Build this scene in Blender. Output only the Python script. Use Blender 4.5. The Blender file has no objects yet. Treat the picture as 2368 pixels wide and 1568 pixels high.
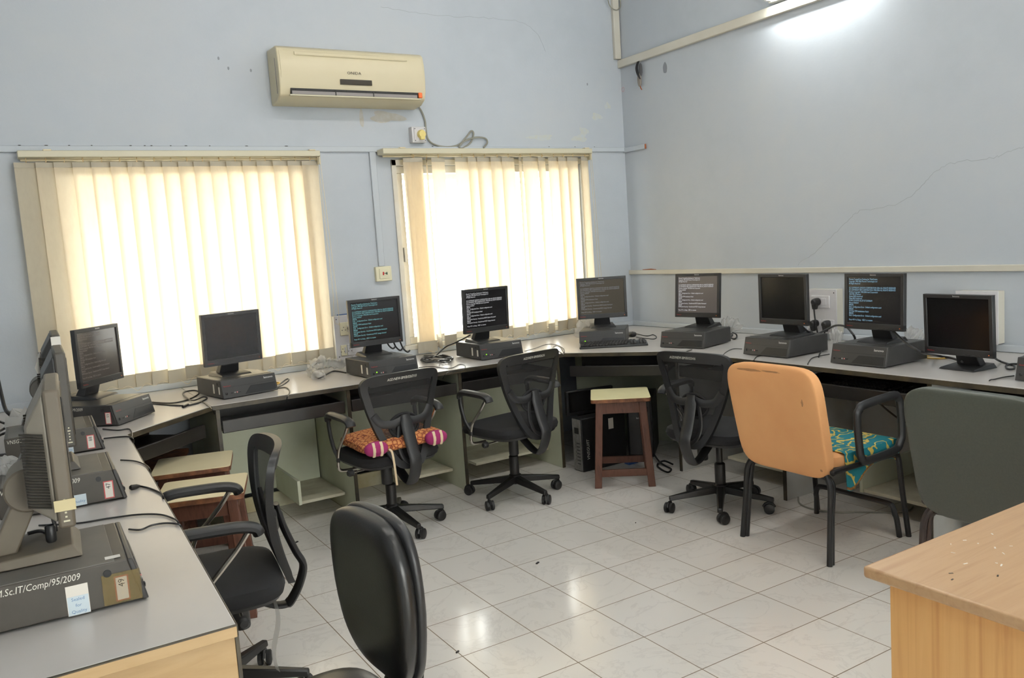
import bpy, bmesh, math, random
from mathutils import Vector, Matrix, noise
random.seed(7)
PI = math.pi
SC = bpy.context.scene
COL = SC.collection

# ------------------------------------------------------------------ camera model (pinhole, measured)
F, YAW, PITCH, ROLL = 1935.4, 0.5432, 0.1119, -0.0677
CAM = Vector((-4.3511, -5.2821, 1.4692))
_cy, _sy, _cp, _sp = math.cos(YAW), math.sin(YAW), math.cos(PITCH), math.sin(PITCH)
FW = Vector((_sy*_cp, _cy*_cp, -_sp)); _r = Vector((_cy, -_sy, 0)); _u = _r.cross(FW)
RT = math.cos(ROLL)*_r + math.sin(ROLL)*_u
UP = -math.sin(ROLL)*_r + math.cos(ROLL)*_u
def at(px, py, x=None, y=None, z=None):
    d = FW + RT*((px-1184)/F) - UP*((py-784)/F)
    if z is not None: t = (z-CAM.z)/d.z
    elif x is not None: t = (x-CAM.x)/d.x
    else: t = (y-CAM.y)/d.y
    return CAM + d*t
DESK = 0.757
def dk(px, py, h=0.004): return at(px, py, z=DESK+h)

# ------------------------------------------------------------------ materials
def lin(c):
    c /= 255.0
    return c/12.92 if c <= 0.04045 else ((c+0.055)/1.055)**2.4
def rgb(r, g, b): return (lin(r), lin(g), lin(b), 1.0)
def newmat(name):
    m = bpy.data.materials.new(name); m.use_nodes = True
    return m, m.node_tree, m.node_tree.nodes['Principled BSDF']
def coords(nt, kind='Object', scale=None):
    tc = nt.nodes.new('ShaderNodeTexCoord')
    if scale is None: return tc.outputs[kind]
    mp = nt.nodes.new('ShaderNodeMapping'); mp.inputs['Scale'].default_value = scale
    nt.links.new(tc.outputs[kind], mp.inputs['Vector'])
    return mp.outputs['Vector']
def noise_tex(nt, vec, scale, detail=4, rough=0.55, dist=0):
    n = nt.nodes.new('ShaderNodeTexNoise')
    n.inputs['Scale'].default_value = scale; n.inputs['Detail'].default_value = detail
    n.inputs['Roughness'].default_value = rough; n.inputs['Distortion'].default_value = dist
    nt.links.new(vec, n.inputs['Vector'])
    return n.outputs['Fac']
def ramp(nt, fac, stops):
    r = nt.nodes.new('ShaderNodeValToRGB'); e = r.color_ramp.elements
    e[0].position, e[0].color = stops[0]; e[1].position, e[1].color = stops[-1]
    for p, c in stops[1:-1]:
        k = e.new(p); k.color = c
    nt.links.new(fac, r.inputs['Fac'])
    return r.outputs['Color']
def bump(nt, b, h, strength=0.2, dist=0.01):
    n = nt.nodes.new('ShaderNodeBump'); n.inputs['Strength'].default_value = strength; n.inputs['Distance'].default_value = dist
    nt.links.new(h, n.inputs['Height']); nt.links.new(n.outputs['Normal'], b.inputs['Normal'])
def mat(name, col, rough=0.5, metal=0.0, col2=None, scale=20, spec=None, bumps=0, bscale=200, stretch=None):
    m, nt, b = newmat(name)
    b.inputs['Base Color'].default_value = col; b.inputs['Roughness'].default_value = rough; b.inputs['Metallic'].default_value = metal
    if spec is not None: b.inputs['Specular IOR Level'].default_value = spec
    if col2 is not None:
        v = coords(nt, 'Object', stretch)
        f = noise_tex(nt, v, scale)
        nt.links.new(ramp(nt, f, [(0.35, col), (0.68, col2)]), b.inputs['Base Color'])
    if bumps:
        f2 = noise_tex(nt, coords(nt), bscale, 2)
        bump(nt, b, f2, bumps, 0.002)
    return m
def emis(name, col, strength):
    m, nt, b = newmat(name)
    b.inputs['Base Color'].default_value = (0, 0, 0, 1)
    b.inputs['Emission Color'].default_value = col; b.inputs['Emission Strength'].default_value = strength
    return m
def see_through(name, col, alpha, rough=0.4, gloss=0.0, translucent=0.0):
    m = bpy.data.materials.new(name); m.use_nodes = True; nt = m.node_tree; nt.nodes.clear()
    out = nt.nodes.new('ShaderNodeOutputMaterial'); mix = nt.nodes.new('ShaderNodeMixShader')
    t = nt.nodes.new('ShaderNodeBsdfTransparent'); p = nt.nodes.new('ShaderNodeBsdfPrincipled')
    p.inputs['Base Color'].default_value = col; p.inputs['Roughness'].default_value = rough
    if gloss: p.inputs['Coat Weight'].default_value = gloss; p.inputs['Coat Roughness'].default_value = 0.1
    src = p.outputs[0]
    if translucent:
        tr = nt.nodes.new('ShaderNodeBsdfTranslucent'); tr.inputs['Color'].default_value = col
        m2 = nt.nodes.new('ShaderNodeMixShader'); m2.inputs[0].default_value = translucent
        nt.links.new(src, m2.inputs[1]); nt.links.new(tr.outputs[0], m2.inputs[2]); src = m2.outputs[0]
    mix.inputs[0].default_value = alpha
    nt.links.new(t.outputs[0], mix.inputs[1]); nt.links.new(src, mix.inputs[2]); nt.links.new(mix.outputs[0], out.inputs[0])
    return m
M = {}
def build_materials():
    # painted walls: pale blue distemper with faint mottling
    m, nt, b = newmat('wall_paint'); v = coords(nt)
    f = noise_tex(nt, v, 0.9, 6, 0.6); f2 = noise_tex(nt, v, 9, 4)
    mx = nt.nodes.new('ShaderNodeMath'); mx.operation = 'MULTIPLY_ADD'; mx.inputs[1].default_value = 0.25; nt.links.new(f2, mx.inputs[0]); nt.links.new(f, mx.inputs[2])
    nt.links.new(ramp(nt, mx.outputs[0], [(0.38, rgb(177, 184, 191)), (0.62, rgb(184, 190, 197)), (0.85, rgb(189, 193, 197))]), b.inputs['Base Color'])
    b.inputs['Roughness'].default_value = 0.62; bump(nt, b, noise_tex(nt, v, 60, 3), 0.12, 0.004)
    M['wall'] = m
    # floor tiles 0.3 m, pale marble print, brown grout
    m, nt, b = newmat('floor_tiles')
    tc = nt.nodes.new('ShaderNodeTexCoord'); mp = nt.nodes.new('ShaderNodeMapping')
    mp.inputs['Location'].default_value = (2.4759+6.0, 2.9737+6.0, 0); nt.links.new(tc.outputs['Object'], mp.inputs['Vector'])
    br = nt.nodes.new('ShaderNodeTexBrick'); br.offset = 0.0; br.squash = 1.0
    for k, val in (('Scale', 1.0), ('Mortar Size', 0.0020), ('Mortar Smooth', 0.2), ('Bias', 0.0), ('Brick Width', 0.3), ('Row Height', 0.3)): br.inputs[k].default_value = val
    br.inputs['Color1'].default_value = rgb(234, 230, 223); br.inputs['Color2'].default_value = rgb(228, 224, 218); br.inputs['Mortar'].default_value = rgb(122, 104, 82)
    nt.links.new(mp.outputs[0], br.inputs['Vector'])
    wv = noise_tex(nt, mp.outputs[0], 3.2, 7, 0.62, 1.6)
    vein = ramp(nt, wv, [(0.47, (1, 1, 1, 1)), (0.497, (0.89, 0.885, 0.885, 1)), (0.52, (1, 1, 1, 1))])
    mul = nt.nodes.new('ShaderNodeMixRGB'); mul.blend_type = 'MULTIPLY'; mul.inputs[0].default_value = 0.8
    nt.links.new(br.outputs['Color'], mul.inputs[1]); nt.links.new(vein, mul.inputs[2]); nt.links.new(mul.outputs[0], b.inputs['Base Color'])
    rr = nt.nodes.new('ShaderNodeMath'); rr.operation = 'MULTIPLY_ADD'; rr.inputs[1].default_value = 0.5; rr.inputs[2].default_value = 0.14
    nt.links.new(br.outputs['Fac'], rr.inputs[0]); nt.links.new(rr.outputs[0], b.inputs['Roughness'])
    inv = nt.nodes.new('ShaderNodeMath'); inv.operation = 'SUBTRACT'; inv.inputs[0].default_value = 1; nt.links.new(br.outputs['Fac'], inv.inputs[1])
    bump(nt, b, inv.outputs[0], 0.35, 0.002); b.inputs['Specular IOR Level'].default_value = 0.5
    M['floor'] = m
    # blind cloth: thin woven strip, warm where light comes through
    m = bpy.data.materials.new('blind_cloth'); m.use_nodes = True; nt = m.node_tree; nt.nodes.clear()
    out = nt.nodes.new('ShaderNodeOutputMaterial'); d = nt.nodes.new('ShaderNodeBsdfDiffuse'); t = nt.nodes.new('ShaderNodeBsdfTranslucent'); mix = nt.nodes.new('ShaderNodeMixShader')
    d.inputs['Color'].default_value = rgb(214, 205, 186)
    v = coords(nt, 'Object', (1, 1, 0.35)); w = noise_tex(nt, v, 60, 3)
    nt.links.new(ramp(nt, w, [(0.3, (0.84, 0.70, 0.50, 1)), (0.7, (0.91, 0.78, 0.57, 1))]), t.inputs['Color'])
    mix.inputs[0].default_value = 0.46
    nt.links.new(d.outputs[0], mix.inputs[1]); nt.links.new(t.outputs[0], mix.inputs[2]); nt.links.new(mix.outputs[0], out.inputs[0])
    M['blind'] = m
    M['hem'] = mat('blind_hem_cloth', rgb(178, 170, 152), 0.9)
    M['rail'] = mat('rail_cream', rgb(206, 199, 174), 0.4)
    M['rod'] = mat('rail_rod', rgb(222, 208, 176), 0.3, 0.3)
    M['hook'] = mat('hook_plastic', rgb(222, 196, 150), 0.5)
    M['trunk'] = mat('trunking_pvc', rgb(208, 204, 192), 0.45, col2=rgb(200, 195, 181), scale=3)
    M['trunkp'] = mat('trunking_painted', rgb(188, 194, 200), 0.5)
    M['ac'] = mat('ac_plastic', rgb(209, 198, 166), 0.35, col2=rgb(212, 201, 171), scale=3)
    M['acside'] = mat('ac_side', rgb(208, 207, 192), 0.4)
    M['dark'] = mat('dark_gap', rgb(28, 27, 26), 0.6)
    M['acgrey'] = mat('ac_louvre', rgb(140, 134, 132), 0.5)
    M['acwin'] = mat('ac_window', rgb(62, 56, 48), 0.15)
    M['orange_tag'] = mat('orange_plastic', rgb(224, 108, 50), 0.5)
    M['top'] = mat('worktop_laminate', rgb(192, 188, 184), 0.27, col2=rgb(198, 193, 188), scale=2.5, bumps=0.03, bscale=30)
    M['edge'] = mat('edge_band', rgb(46, 40, 32), 0.45, col2=rgb(74, 66, 48), scale=12)
    M['tray'] = mat('tray_black', rgb(30, 28, 27), 0.35, col2=rgb(42, 39, 36), scale=8)
    M['panel'] = mat('desk_panel', rgb(208, 212, 190), 0.5, col2=rgb(198, 200, 176), scale=4)
    M['panel_r'] = mat('desk_panel_right', rgb(190, 192, 190), 0.55, col2=rgb(176, 174, 168), scale=5)
    M['shelf'] = mat('shelf_dusty', rgb(206, 202, 180), 0.7, col2=rgb(182, 174, 150), scale=9)
    M['skirt'] = mat('skirting_board', rgb(192, 190, 166), 0.6, col2=rgb(170, 158, 120), scale=6)
    # wood
    def wood(name, c1, c2, c3, stretch, rough=0.4, scale=6):
        m, nt, b = newmat(name); v = coords(nt, 'Object', stretch)
        f = noise_tex(nt, v, scale, 6, 0.6, 0.6)
        nt.links.new(ramp(nt, f, [(0.32, c1), (0.5, c2), (0.7, c3)]), b.inputs['Base Color']); b.inputs['Roughness'].default_value = rough
        return m
    M['beech_top'] = wood('beech_top', rgb(180, 143, 104), rgb(187, 151, 112), rgb(172, 134, 96), (0.6, 9, 9), 0.33, 4)
    M['beech_side'] = wood('beech_side', rgb(226, 176, 112), rgb(220, 168, 104), rgb(204, 148, 88), (14, 14, 0.5), 0.42, 3)
    M['beech_edge'] = wood('beech_edge', rgb(216, 166, 116), rgb(210, 158, 110), rgb(202, 148, 102), (1, 6, 6), 0.4, 4)
    M['veneer_end'] = wood('veneer_end', rgb(178, 149, 108), rgb(173, 143, 101), rgb(164, 133, 92), (0.8, 0.8, 5), 0.45, 5)
    M['stool_wood'] = wood('stool_wood', rgb(84, 50, 36), rgb(98, 60, 44), rgb(70, 40, 28), (8, 8, 1.2), 0.45, 6)
    M['stool_edge'] = mat('stool_edge', rgb(88, 50, 32), 0.55, col2=rgb(142, 92, 58), scale=26)
    M['stool_top'] = mat('stool_laminate', rgb(244, 236, 188), 0.3, col2=rgb(240, 230, 178), scale=3)
    M['stool_top2'] = mat('stool_laminate_pale', rgb(240, 226, 188), 0.32, col2=rgb(234, 219, 178), scale=3)
    # electronics
    M['pc'] = mat('pc_black', rgb(47, 46, 46), 0.42, col2=rgb(56, 55, 54), scale=14, bumps=0.05)
    M['pcold'] = mat('pc_greyed', rgb(66, 62, 56), 0.45, col2=rgb(74, 69, 62), scale=10)
    M['pctop'] = mat('pc_top_dusty', rgb(92, 89, 84), 0.5, col2=rgb(102, 98, 92), scale=8)
    M['pcdk'] = mat('pc_recess', rgb(27, 27, 28), 0.35)
    M['pcmid'] = mat('pc_bezel', rgb(54, 53, 52), 0.4)
    M['mon'] = mat('monitor_black', rgb(40, 40, 41), 0.38)
    M['montaupe'] = mat('monitor_taupe', rgb(96, 87, 74), 0.5, col2=rgb(106, 97, 83), scale=7)
    M['montaupe_l'] = mat('monitor_taupe_back', rgb(120, 113, 102), 0.5, col2=rgb(130, 123, 111), scale=6)
    M['vent'] = mat('vent_slit', rgb(40, 36, 28), 0.6)
    M['scr_off'] = mat('screen_off', rgb(16, 16, 17), 0.16)
    def lcd(name, c, e):
        m, nt, b = newmat(name); b.inputs['Base Color'].default_value = rgb(18, 18, 18); b.inputs['Roughness'].default_value = 0.18
        b.inputs['Emission Color'].default_value = c; b.inputs['Emission Strength'].default_value = e; return m
    M['scr_black'] = lcd('screen_lit_black', rgb(24, 22, 24), 0.6)
    M['scr_brown'] = lcd('screen_lit_haze_brown', rgb(66, 60, 54), 0.75)  # brown, grey and olive glow: reflected haze painted into the lit screens
    M['scr_grey'] = lcd('screen_lit_haze_grey', rgb(78, 72, 70), 0.9)
    M['scr_olive'] = lcd('screen_lit_haze_olive', rgb(66, 62, 52), 0.9)
    M['txt_cyan'] = emis('text_cyan', rgb(130, 196, 200), 0.85)
    M['txt_blue'] = emis('text_blue', rgb(150, 196, 224), 0.85)
    M['txt_white'] = emis('text_white', rgb(226, 226, 228), 0.85)
    M['txt_dim'] = emis('text_dim', rgb(130, 132, 138), 0.8)
    M['txt_brown'] = emis('text_brown', rgb(122, 112, 104), 0.7)  # dimmer, browner letters than the other screens
    M['badge'] = mat('badge_white', rgb(226, 226, 222), 0.4)
    M['red'] = mat('red_print', rgb(190, 42, 44), 0.5)
    M['redlab'] = mat('label_red_border', rgb(196, 88, 88), 0.6)
    M['white'] = mat('label_white', rgb(222, 216, 206), 0.6)
    M['paleblue'] = mat('label_pale_blue', rgb(196, 208, 214), 0.6)
    M['bluetxt'] = mat('label_blue_print', rgb(92, 128, 170), 0.6)
    M['tape'] = see_through('brown_tape', rgb(150, 130, 84), 0.35, 0.3)
    M['ink'] = mat('ink_black', rgb(40, 36, 36), 0.6)
    M['chalk'] = mat('white_marker', rgb(220, 218, 206), 0.7)
    M['green_led'] = emis('green_led', rgb(150, 240, 40), 2.0)
    M['amber_led'] = emis('amber_led', rgb(240, 120, 50), 1.0)
    M['jack_pink'] = mat('jack_pink', rgb(214, 140, 140), 0.5)
    M['jack_grey'] = mat('jack_grey', rgb(176, 176, 170), 0.5)
    M['cable'] = mat('cable_black', rgb(26, 26, 27), 0.42)
    M['cablegrey'] = mat('cable_grey', rgb(142, 140, 128), 0.5)
    M['cablebrown'] = mat('cable_brown', rgb(74, 62, 48), 0.6)
    M['bag'] = see_through('clear_plastic', rgb(232, 232, 230), 0.42, 0.22, 0.6, 0.35)
    M['film'] = see_through('cling_film', rgb(200, 200, 205), 0.10, 0.12, 0.9)
    M['paper'] = mat('paper_white', rgb(226, 222, 214), 0.7)
    M['switchplate'] = mat('switch_plate', rgb(208, 206, 208), 0.4)
    M['switchcream'] = mat('switch_cream', rgb(226, 220, 190), 0.4)
    M['yellow'] = mat('yellow_plug', rgb(226, 206, 128), 0.4)
    M['ring'] = mat('yellow_rubber', rgb(214, 172, 82), 0.5)
    # chairs
    M['chair_plastic'] = mat('chair_plastic', rgb(36, 36, 37), 0.42, bumps=0.08, bscale=400)
    M['chair_fabric'] = mat('chair_fabric', rgb(27, 27, 29), 0.85, bumps=0.3, bscale=700)
    M['netting'] = see_through('chair_net', rgb(34, 34, 35), 0.78, 0.7)
    M['chrome'] = mat('chrome', rgb(206, 200, 192), 0.2, 1.0)
    M['blacksteel'] = mat('black_steel', rgb(28, 27, 27), 0.35)
    M['rustysteel'] = mat('rusty_steel', rgb(66, 54, 50), 0.5, col2=rgb(46, 40, 40), scale=12)
    M['leather'] = mat('leather_black', rgb(24, 23, 22), 0.33, bumps=0.12, bscale=260)
    M['orange_cloth'] = mat('orange_cloth', rgb(228, 169, 113), 0.85, col2=rgb(223, 161, 106), scale=5, bumps=0.15, bscale=300)
    M['grime'] = see_through('grime_film', rgb(150, 112, 74), 0.4, 0.9)
    M['green_vinyl'] = mat('green_grey_vinyl', rgb(76, 79, 71), 0.42, col2=rgb(71, 74, 67), scale=160, bumps=0.12, bscale=220)
    M['tyre'] = mat('castor_plastic', rgb(32, 32, 32), 0.5)
    # cushion print
    m, nt, b = newmat('cushion_print'); v = coords(nt)
    vo = nt.nodes.new('ShaderNodeTexVoronoi'); vo.feature = 'DISTANCE_TO_EDGE'; vo.inputs['Scale'].default_value = 42
    nt.links.new(v, vo.inputs['Vector'])
    nt.links.new(ramp(nt, vo.outputs['Distance'], [(0.02, rgb(112, 48, 36)), (0.12, rgb(196, 120, 66)), (0.3, rgb(206, 146, 92))]), b.inputs['Base Color']); b.inputs['Roughness'].default_value = 0.9
    M['cushion'] = m
    M['magenta'] = mat('cushion_magenta', rgb(150, 40, 96), 0.85)
    M['cream'] = mat('cushion_cream', rgb(222, 200, 166), 0.85)
    m, nt, b = newmat('teal_print'); v = coords(nt)
    wv = nt.nodes.new('ShaderNodeTexWave'); wv.inputs['Scale'].default_value = 5; wv.inputs['Distortion'].default_value = 14; wv.inputs['Detail'].default_value = 2; wv.inputs['Detail Scale'].default_value = 2.2
    nt.links.new(v, wv.inputs['Vector'])
    nt.links.new(ramp(nt, wv.outputs['Fac'], [(0.72, rgb(14, 112, 124)), (0.80, rgb(14, 112, 124)), (0.86, rgb(196, 170, 78)), (0.95, rgb(204, 178, 86))]), b.inputs['Base Color']); b.inputs['Roughness'].default_value = 0.8
    M['teal'] = m
    M['maroon'] = mat('maroon_hem', rgb(84, 34, 30), 0.85, col2=rgb(150, 110, 50), scale=40)
    # window
    m = bpy.data.materials.new('window_glass'); m.use_nodes = True; nt = m.node_tree; nt.nodes.clear()
    out = nt.nodes.new('ShaderNodeOutputMaterial'); mix = nt.nodes.new('ShaderNodeMixShader'); t = nt.nodes.new('ShaderNodeBsdfTransparent'); g = nt.nodes.new('ShaderNodeBsdfGlossy')
    t.inputs['Color'].default_value = (0.9, 0.92, 0.92, 1); g.inputs['Roughness'].default_value = 0.03
    mix.inputs[0].default_value = 0.06; nt.links.new(t.outputs[0], mix.inputs[1]); nt.links.new(g.outputs[0], mix.inputs[2]); nt.links.new(mix.outputs[0], out.inputs[0])
    M['glass'] = m
    M['frame'] = mat('window_frame_paint', rgb(214, 212, 204), 0.5, col2=rgb(204, 198, 184), scale=5)
    M['concrete'] = mat('concrete', rgb(128, 124, 116), 0.9)
    M['tube'] = emis('tube_glow', (1.0, 0.95, 0.89, 1), 80.0)
    M['tube_new'] = emis('tube_glow_cool', (0.97, 1.0, 0.97, 1), 125.0)
    M['fitting'] = mat('fitting_white', rgb(228, 230, 228), 0.4)
    M['ceiling'] = mat('ceiling_paint', rgb(222, 226, 228), 0.8)
    M['crack'] = mat('crack_grey', rgb(148, 152, 156), 0.9)
    M['stain'] = mat('damp_stain', rgb(184, 180, 170), 0.9, col2=rgb(190, 189, 186), scale=30)
    M['smudge'] = mat('grey_smudge', rgb(140, 144, 150), 0.9)
    M['patch'] = mat('peeled_paint', rgb(196, 197, 188), 0.9, col2=rgb(192, 198, 202), scale=40)
    M['rust'] = mat('rust', rgb(150, 84, 50), 0.8)
    M['blueplug'] = mat('blue_plastic', rgb(46, 84, 142), 0.5)
    M['metalback'] = mat('metal_rear', rgb(138, 136, 132), 0.5, 0.0, col2=rgb(112, 110, 106), scale=30)
    M['towerblk'] = mat('tower_black', rgb(22, 22, 23), 0.4)
build_materials()

# ------------------------------------------------------------------ mesh building
class MB:
    def __init__(self): self.bm = bmesh.new()
    def hexa(self, v):   # 8 verts: bottom loop 0-3 (ccw from above), top loop 4-7
        b = self.bm; q = [b.verts.new(p) for p in v]
        for f in ((3, 2, 1, 0), (4, 5, 6, 7), (0, 1, 5, 4), (1, 2, 6, 5), (2, 3, 7, 6), (3, 0, 4, 7)): b.faces.new([q[i] for i in f])
        return self
    def box(self, c, s, mtx=None):
        x, y, z = c; a, d, h = s[0]/2, s[1]/2, s[2]/2
        v = [Vector(p) for p in ((x-a, y-d, z-h), (x+a, y-d, z-h), (x+a, y+d, z-h), (x-a, y+d, z-h), (x-a, y-d, z+h), (x+a, y-d, z+h), (x+a, y+d, z+h), (x-a, y+d, z+h))]
        if mtx is not None: v = [mtx @ p for p in v]
        return self.hexa(v)
    def prism(self, poly, ext):   # polygon of 3D points, extruded by vector
        b = self.bm; e = Vector(ext); A = [b.verts.new(p) for p in poly]; B = [b.verts.new(Vector(p)+e) for p in poly]
        n = len(A); b.faces.new(A[::-1]); b.faces.new(B)
        for i in range(n): b.faces.new((A[i], A[(i+1) % n], B[(i+1) % n], B[i]))
        return self
    def tube(self, pts, r, seg=8, closed=False, flat=1.0, ref=None):
        P = [Vector(p) for p in pts]; n = len(P); b = self.bm
        R = r if isinstance(r, (list, tuple)) else [r]*n
        T = []
        for i in range(n):
            if closed: d = P[(i+1) % n]-P[i-1]
            else: d = P[min(i+1, n-1)]-P[max(i-1, 0)]
            T.append(d.normalized() if d.length > 1e-9 else Vector((0, 0, 1)))
        nrm = Vector(ref) if ref is not None else (Vector((0, 0, 1)) if abs(T[0].z) < 0.9 else Vector((1, 0, 0)))
        rings = []
        for i in range(n):
            nrm = (nrm - T[i]*nrm.dot(T[i]))
            nrm = nrm.normalized() if nrm.length > 1e-6 else T[i].orthogonal().normalized()
            bn = T[i].cross(nrm)
            rings.append([b.verts.new(P[i] + (nrm*math.cos(2*PI*k/seg)*flat + bn*math.sin(2*PI*k/seg))*R[i]) for k in range(seg)])
        m = n if closed else n-1
        for i in range(m):
            A, B = rings[i], rings[(i+1) % n]
            for k in range(seg): b.faces.new((A[k], A[(k+1) % seg], B[(k+1) % seg], B[k]))
        if not closed: b.faces.new(rings[0][::-1]); b.faces.new(rings[-1])
        return self
    def lathe(self, prof, c=(0, 0, 0), seg=20, axis='Z'):
        b = self.bm; c = Vector(c); rings = []
        def mk(r, h, a):
            if axis == 'Z': return c+Vector((r*math.cos(a), r*math.sin(a), h))
            if axis == 'X': return c+Vector((h, r*math.cos(a), r*math.sin(a)))
            return c+Vector((r*math.sin(a), h, r*math.cos(a)))
        for r, h in prof: rings.append([b.verts.new(mk(max(r, 1e-5), h, 2*PI*k/seg)) for k in range(seg)])
        for i in range(len(rings)-1):
            for k in range(seg): b.faces.new((rings[i][k], rings[i][(k+1) % seg], rings[i+1][(k+1) % seg], rings[i+1][k]))
        b.faces.new(rings[0][::-1]); b.faces.new(rings[-1])
        return self
    def sell(self, c, h, e1=0.4, e2=0.4, nu=20, nv=12, fn=None):   # superellipsoid, half sizes h
        b = self.bm; c = Vector(c)
        def pw(v, e): return math.copysign(abs(v)**e, v)
        rings = []
        for j in range(nv+1):
            ph = -PI/2 + PI*j/nv
            ring = []
            for i in range(nu):
                th = 2*PI*i/nu
                p = Vector((h[0]*pw(math.cos(ph), e1)*pw(math.cos(th), e2), h[1]*pw(math.cos(ph), e1)*pw(math.sin(th), e2), h[2]*pw(math.sin(ph), e1)))
                if fn: p = fn(p)
                ring.append(b.verts.new(c+p))
            rings.append(ring)
        for j in range(nv):
            for i in range(nu): b.faces.new((rings[j][i], rings[j][(i+1) % nu], rings[j+1][(i+1) % nu], rings[j+1][i]))
        bmesh.ops.remove_doubles(b, verts=b.verts, dist=1e-5)
        return self
    def grid(self, fn, nu, nv, thick=0):
        b = self.bm; g = [[b.verts.new(fn(i/nu, j/nv)) for i in range(nu+1)] for j in range(nv+1)]
        for j in range(nv):
            for i in range(nu): b.faces.new((g[j][i], g[j][i+1], g[j+1][i+1], g[j+1][i]))
        return self
    def mesh(self, name, m, sharp=35):
        bmesh.ops.recalc_face_normals(self.bm, faces=self.bm.faces[:])
        me = bpy.data.meshes.new(name); self.bm.to_mesh(me); self.bm.free()
        me.materials.append(m)
        me.polygons.foreach_set('use_smooth', [True]*len(me.polygons))
        me.set_sharp_from_angle(angle=math.radians(sharp))
        return me
    def build(self, name, m, parent=None, bevel=0, sub=0, solid=0, sharp=35, seg=2):
        return put(name, self.mesh(name, m, sharp), parent, bevel, sub, solid, seg)
def put(name, me, parent=None, bevel=0, sub=0, solid=0, seg=2, loc=None):
    o = bpy.data.objects.new(name, me); COL.objects.link(o)
    if parent is not None: o.parent = parent
    if loc is not None: o.location = loc
    if solid:
        k = o.modifiers.new('solid', 'SOLIDIFY'); k.thickness = solid; k.offset = 0
    if bevel:
        k = o.modifiers.new('bevel', 'BEVEL'); k.width = bevel; k.segments = seg; k.limit_method = 'ANGLE'; k.angle_limit = math.radians(40)
    if sub:
        k = o.modifiers.new('sub', 'SUBSURF'); k.levels = sub; k.render_levels = sub
    return o
def spline(pts, n=8, closed=False):
    P = [Vector(p) for p in pts]; out = []; L = len(P)
    rng = range(L) if closed else range(L-1)
    for i in rng:
        p0 = P[(i-1) % L] if closed else P[max(i-1, 0)]; p1 = P[i]; p2 = P[(i+1) % L]; p3 = P[(i+2) % L] if closed else P[min(i+2, L-1)]
        for k in range(n):
            t = k/n
            out.append(0.5*((2*p1) + (p2-p0)*t + (2*p0-5*p1+4*p2-p3)*t*t + (3*p1-p0-3*p2+p3)*t**3))
    if not closed: out.append(P[-1])
    return out
_txt = {}
def text_mesh(s, size, m, align='CENTER', shear=0, sx=1.0, depth=0.0, spacing=1.0, line=1.0):
    key = (s, size, m.name, align, shear, sx)
    if key in _txt: return _txt[key]
    cu = bpy.data.curves.new('lettering', 'FONT'); cu.body = s; cu.size = size; cu.align_x = align; cu.align_y = 'CENTER' if '\n' not in s else 'TOP'; cu.shear = shear
    cu.space_character = spacing; cu.space_line = line; cu.resolution_u = 2; cu.extrude = depth
    o = bpy.data.objects.new('lettering', cu); COL.objects.link(o)
    dg = bpy.context.evaluated_depsgraph_get(); dg.update()
    me = bpy.data.meshes.new_from_object(o.evaluated_get(dg)); bpy.data.objects.remove(o); bpy.data.curves.remove(cu)
    me.name = 'lettering'; me.materials.clear(); me.materials.append(m)
    if sx != 1.0: me.transform(Matrix.Diagonal((sx, 1, 1, 1)))
    _txt[key] = me
    return me
def lettering(name, s, size, m, parent, org, xd, yd, **kw):
    xd = Vector(xd).normalized(); yd = Vector(yd).normalized(); zd = xd.cross(yd).normalized(); yd = zd.cross(xd)
    o = put(name, text_mesh(s, size, m, **kw), parent)
    o.matrix_local = Matrix(((xd.x, yd.x, zd.x, org[0]), (xd.y, yd.y, zd.y, org[1]), (xd.z, yd.z, zd.z, org[2]), (0, 0, 0, 1)))
    return o
def thing(name, label, cat, loc=(0, 0, 0), yaw=0, group=None):
    o = bpy.data.objects.new(name, None); COL.objects.link(o); o.empty_display_size = 0.1
    o.location = loc; o.rotation_euler = (0, 0, yaw); o['label'] = label; o['category'] = cat
    if group: o['group'] = group
    return o
def tag(o, label, cat, group=None, kind=None):
    o['label'] = label; o['category'] = cat
    if group: o['group'] = group
    if kind: o['kind'] = kind
    return o
def struct(o): o['kind'] = 'structure'; return o
def copy_tree(o, parent=None):
    c = o.copy(); COL.objects.link(c)
    if parent is not None: c.parent = parent
    for ch in list(o.children): copy_tree(ch, c)
    return c

# ------------------------------------------------------------------ camera
cd = bpy.data.cameras.new('camera'); cam = bpy.data.objects.new('camera', cd); COL.objects.link(cam)
cd.sensor_width = 36.0; cd.sensor_fit = 'HORIZONTAL'; cd.lens = F/2368*36.0; cd.clip_start = 0.05; cd.clip_end = 100
cam.matrix_world = Matrix(((RT.x, UP.x, -FW.x, CAM.x), (RT.y, UP.y, -FW.y, CAM.y), (RT.z, UP.z, -FW.z, CAM.z), (0, 0, 0, 1)))
SC.camera = cam

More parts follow.
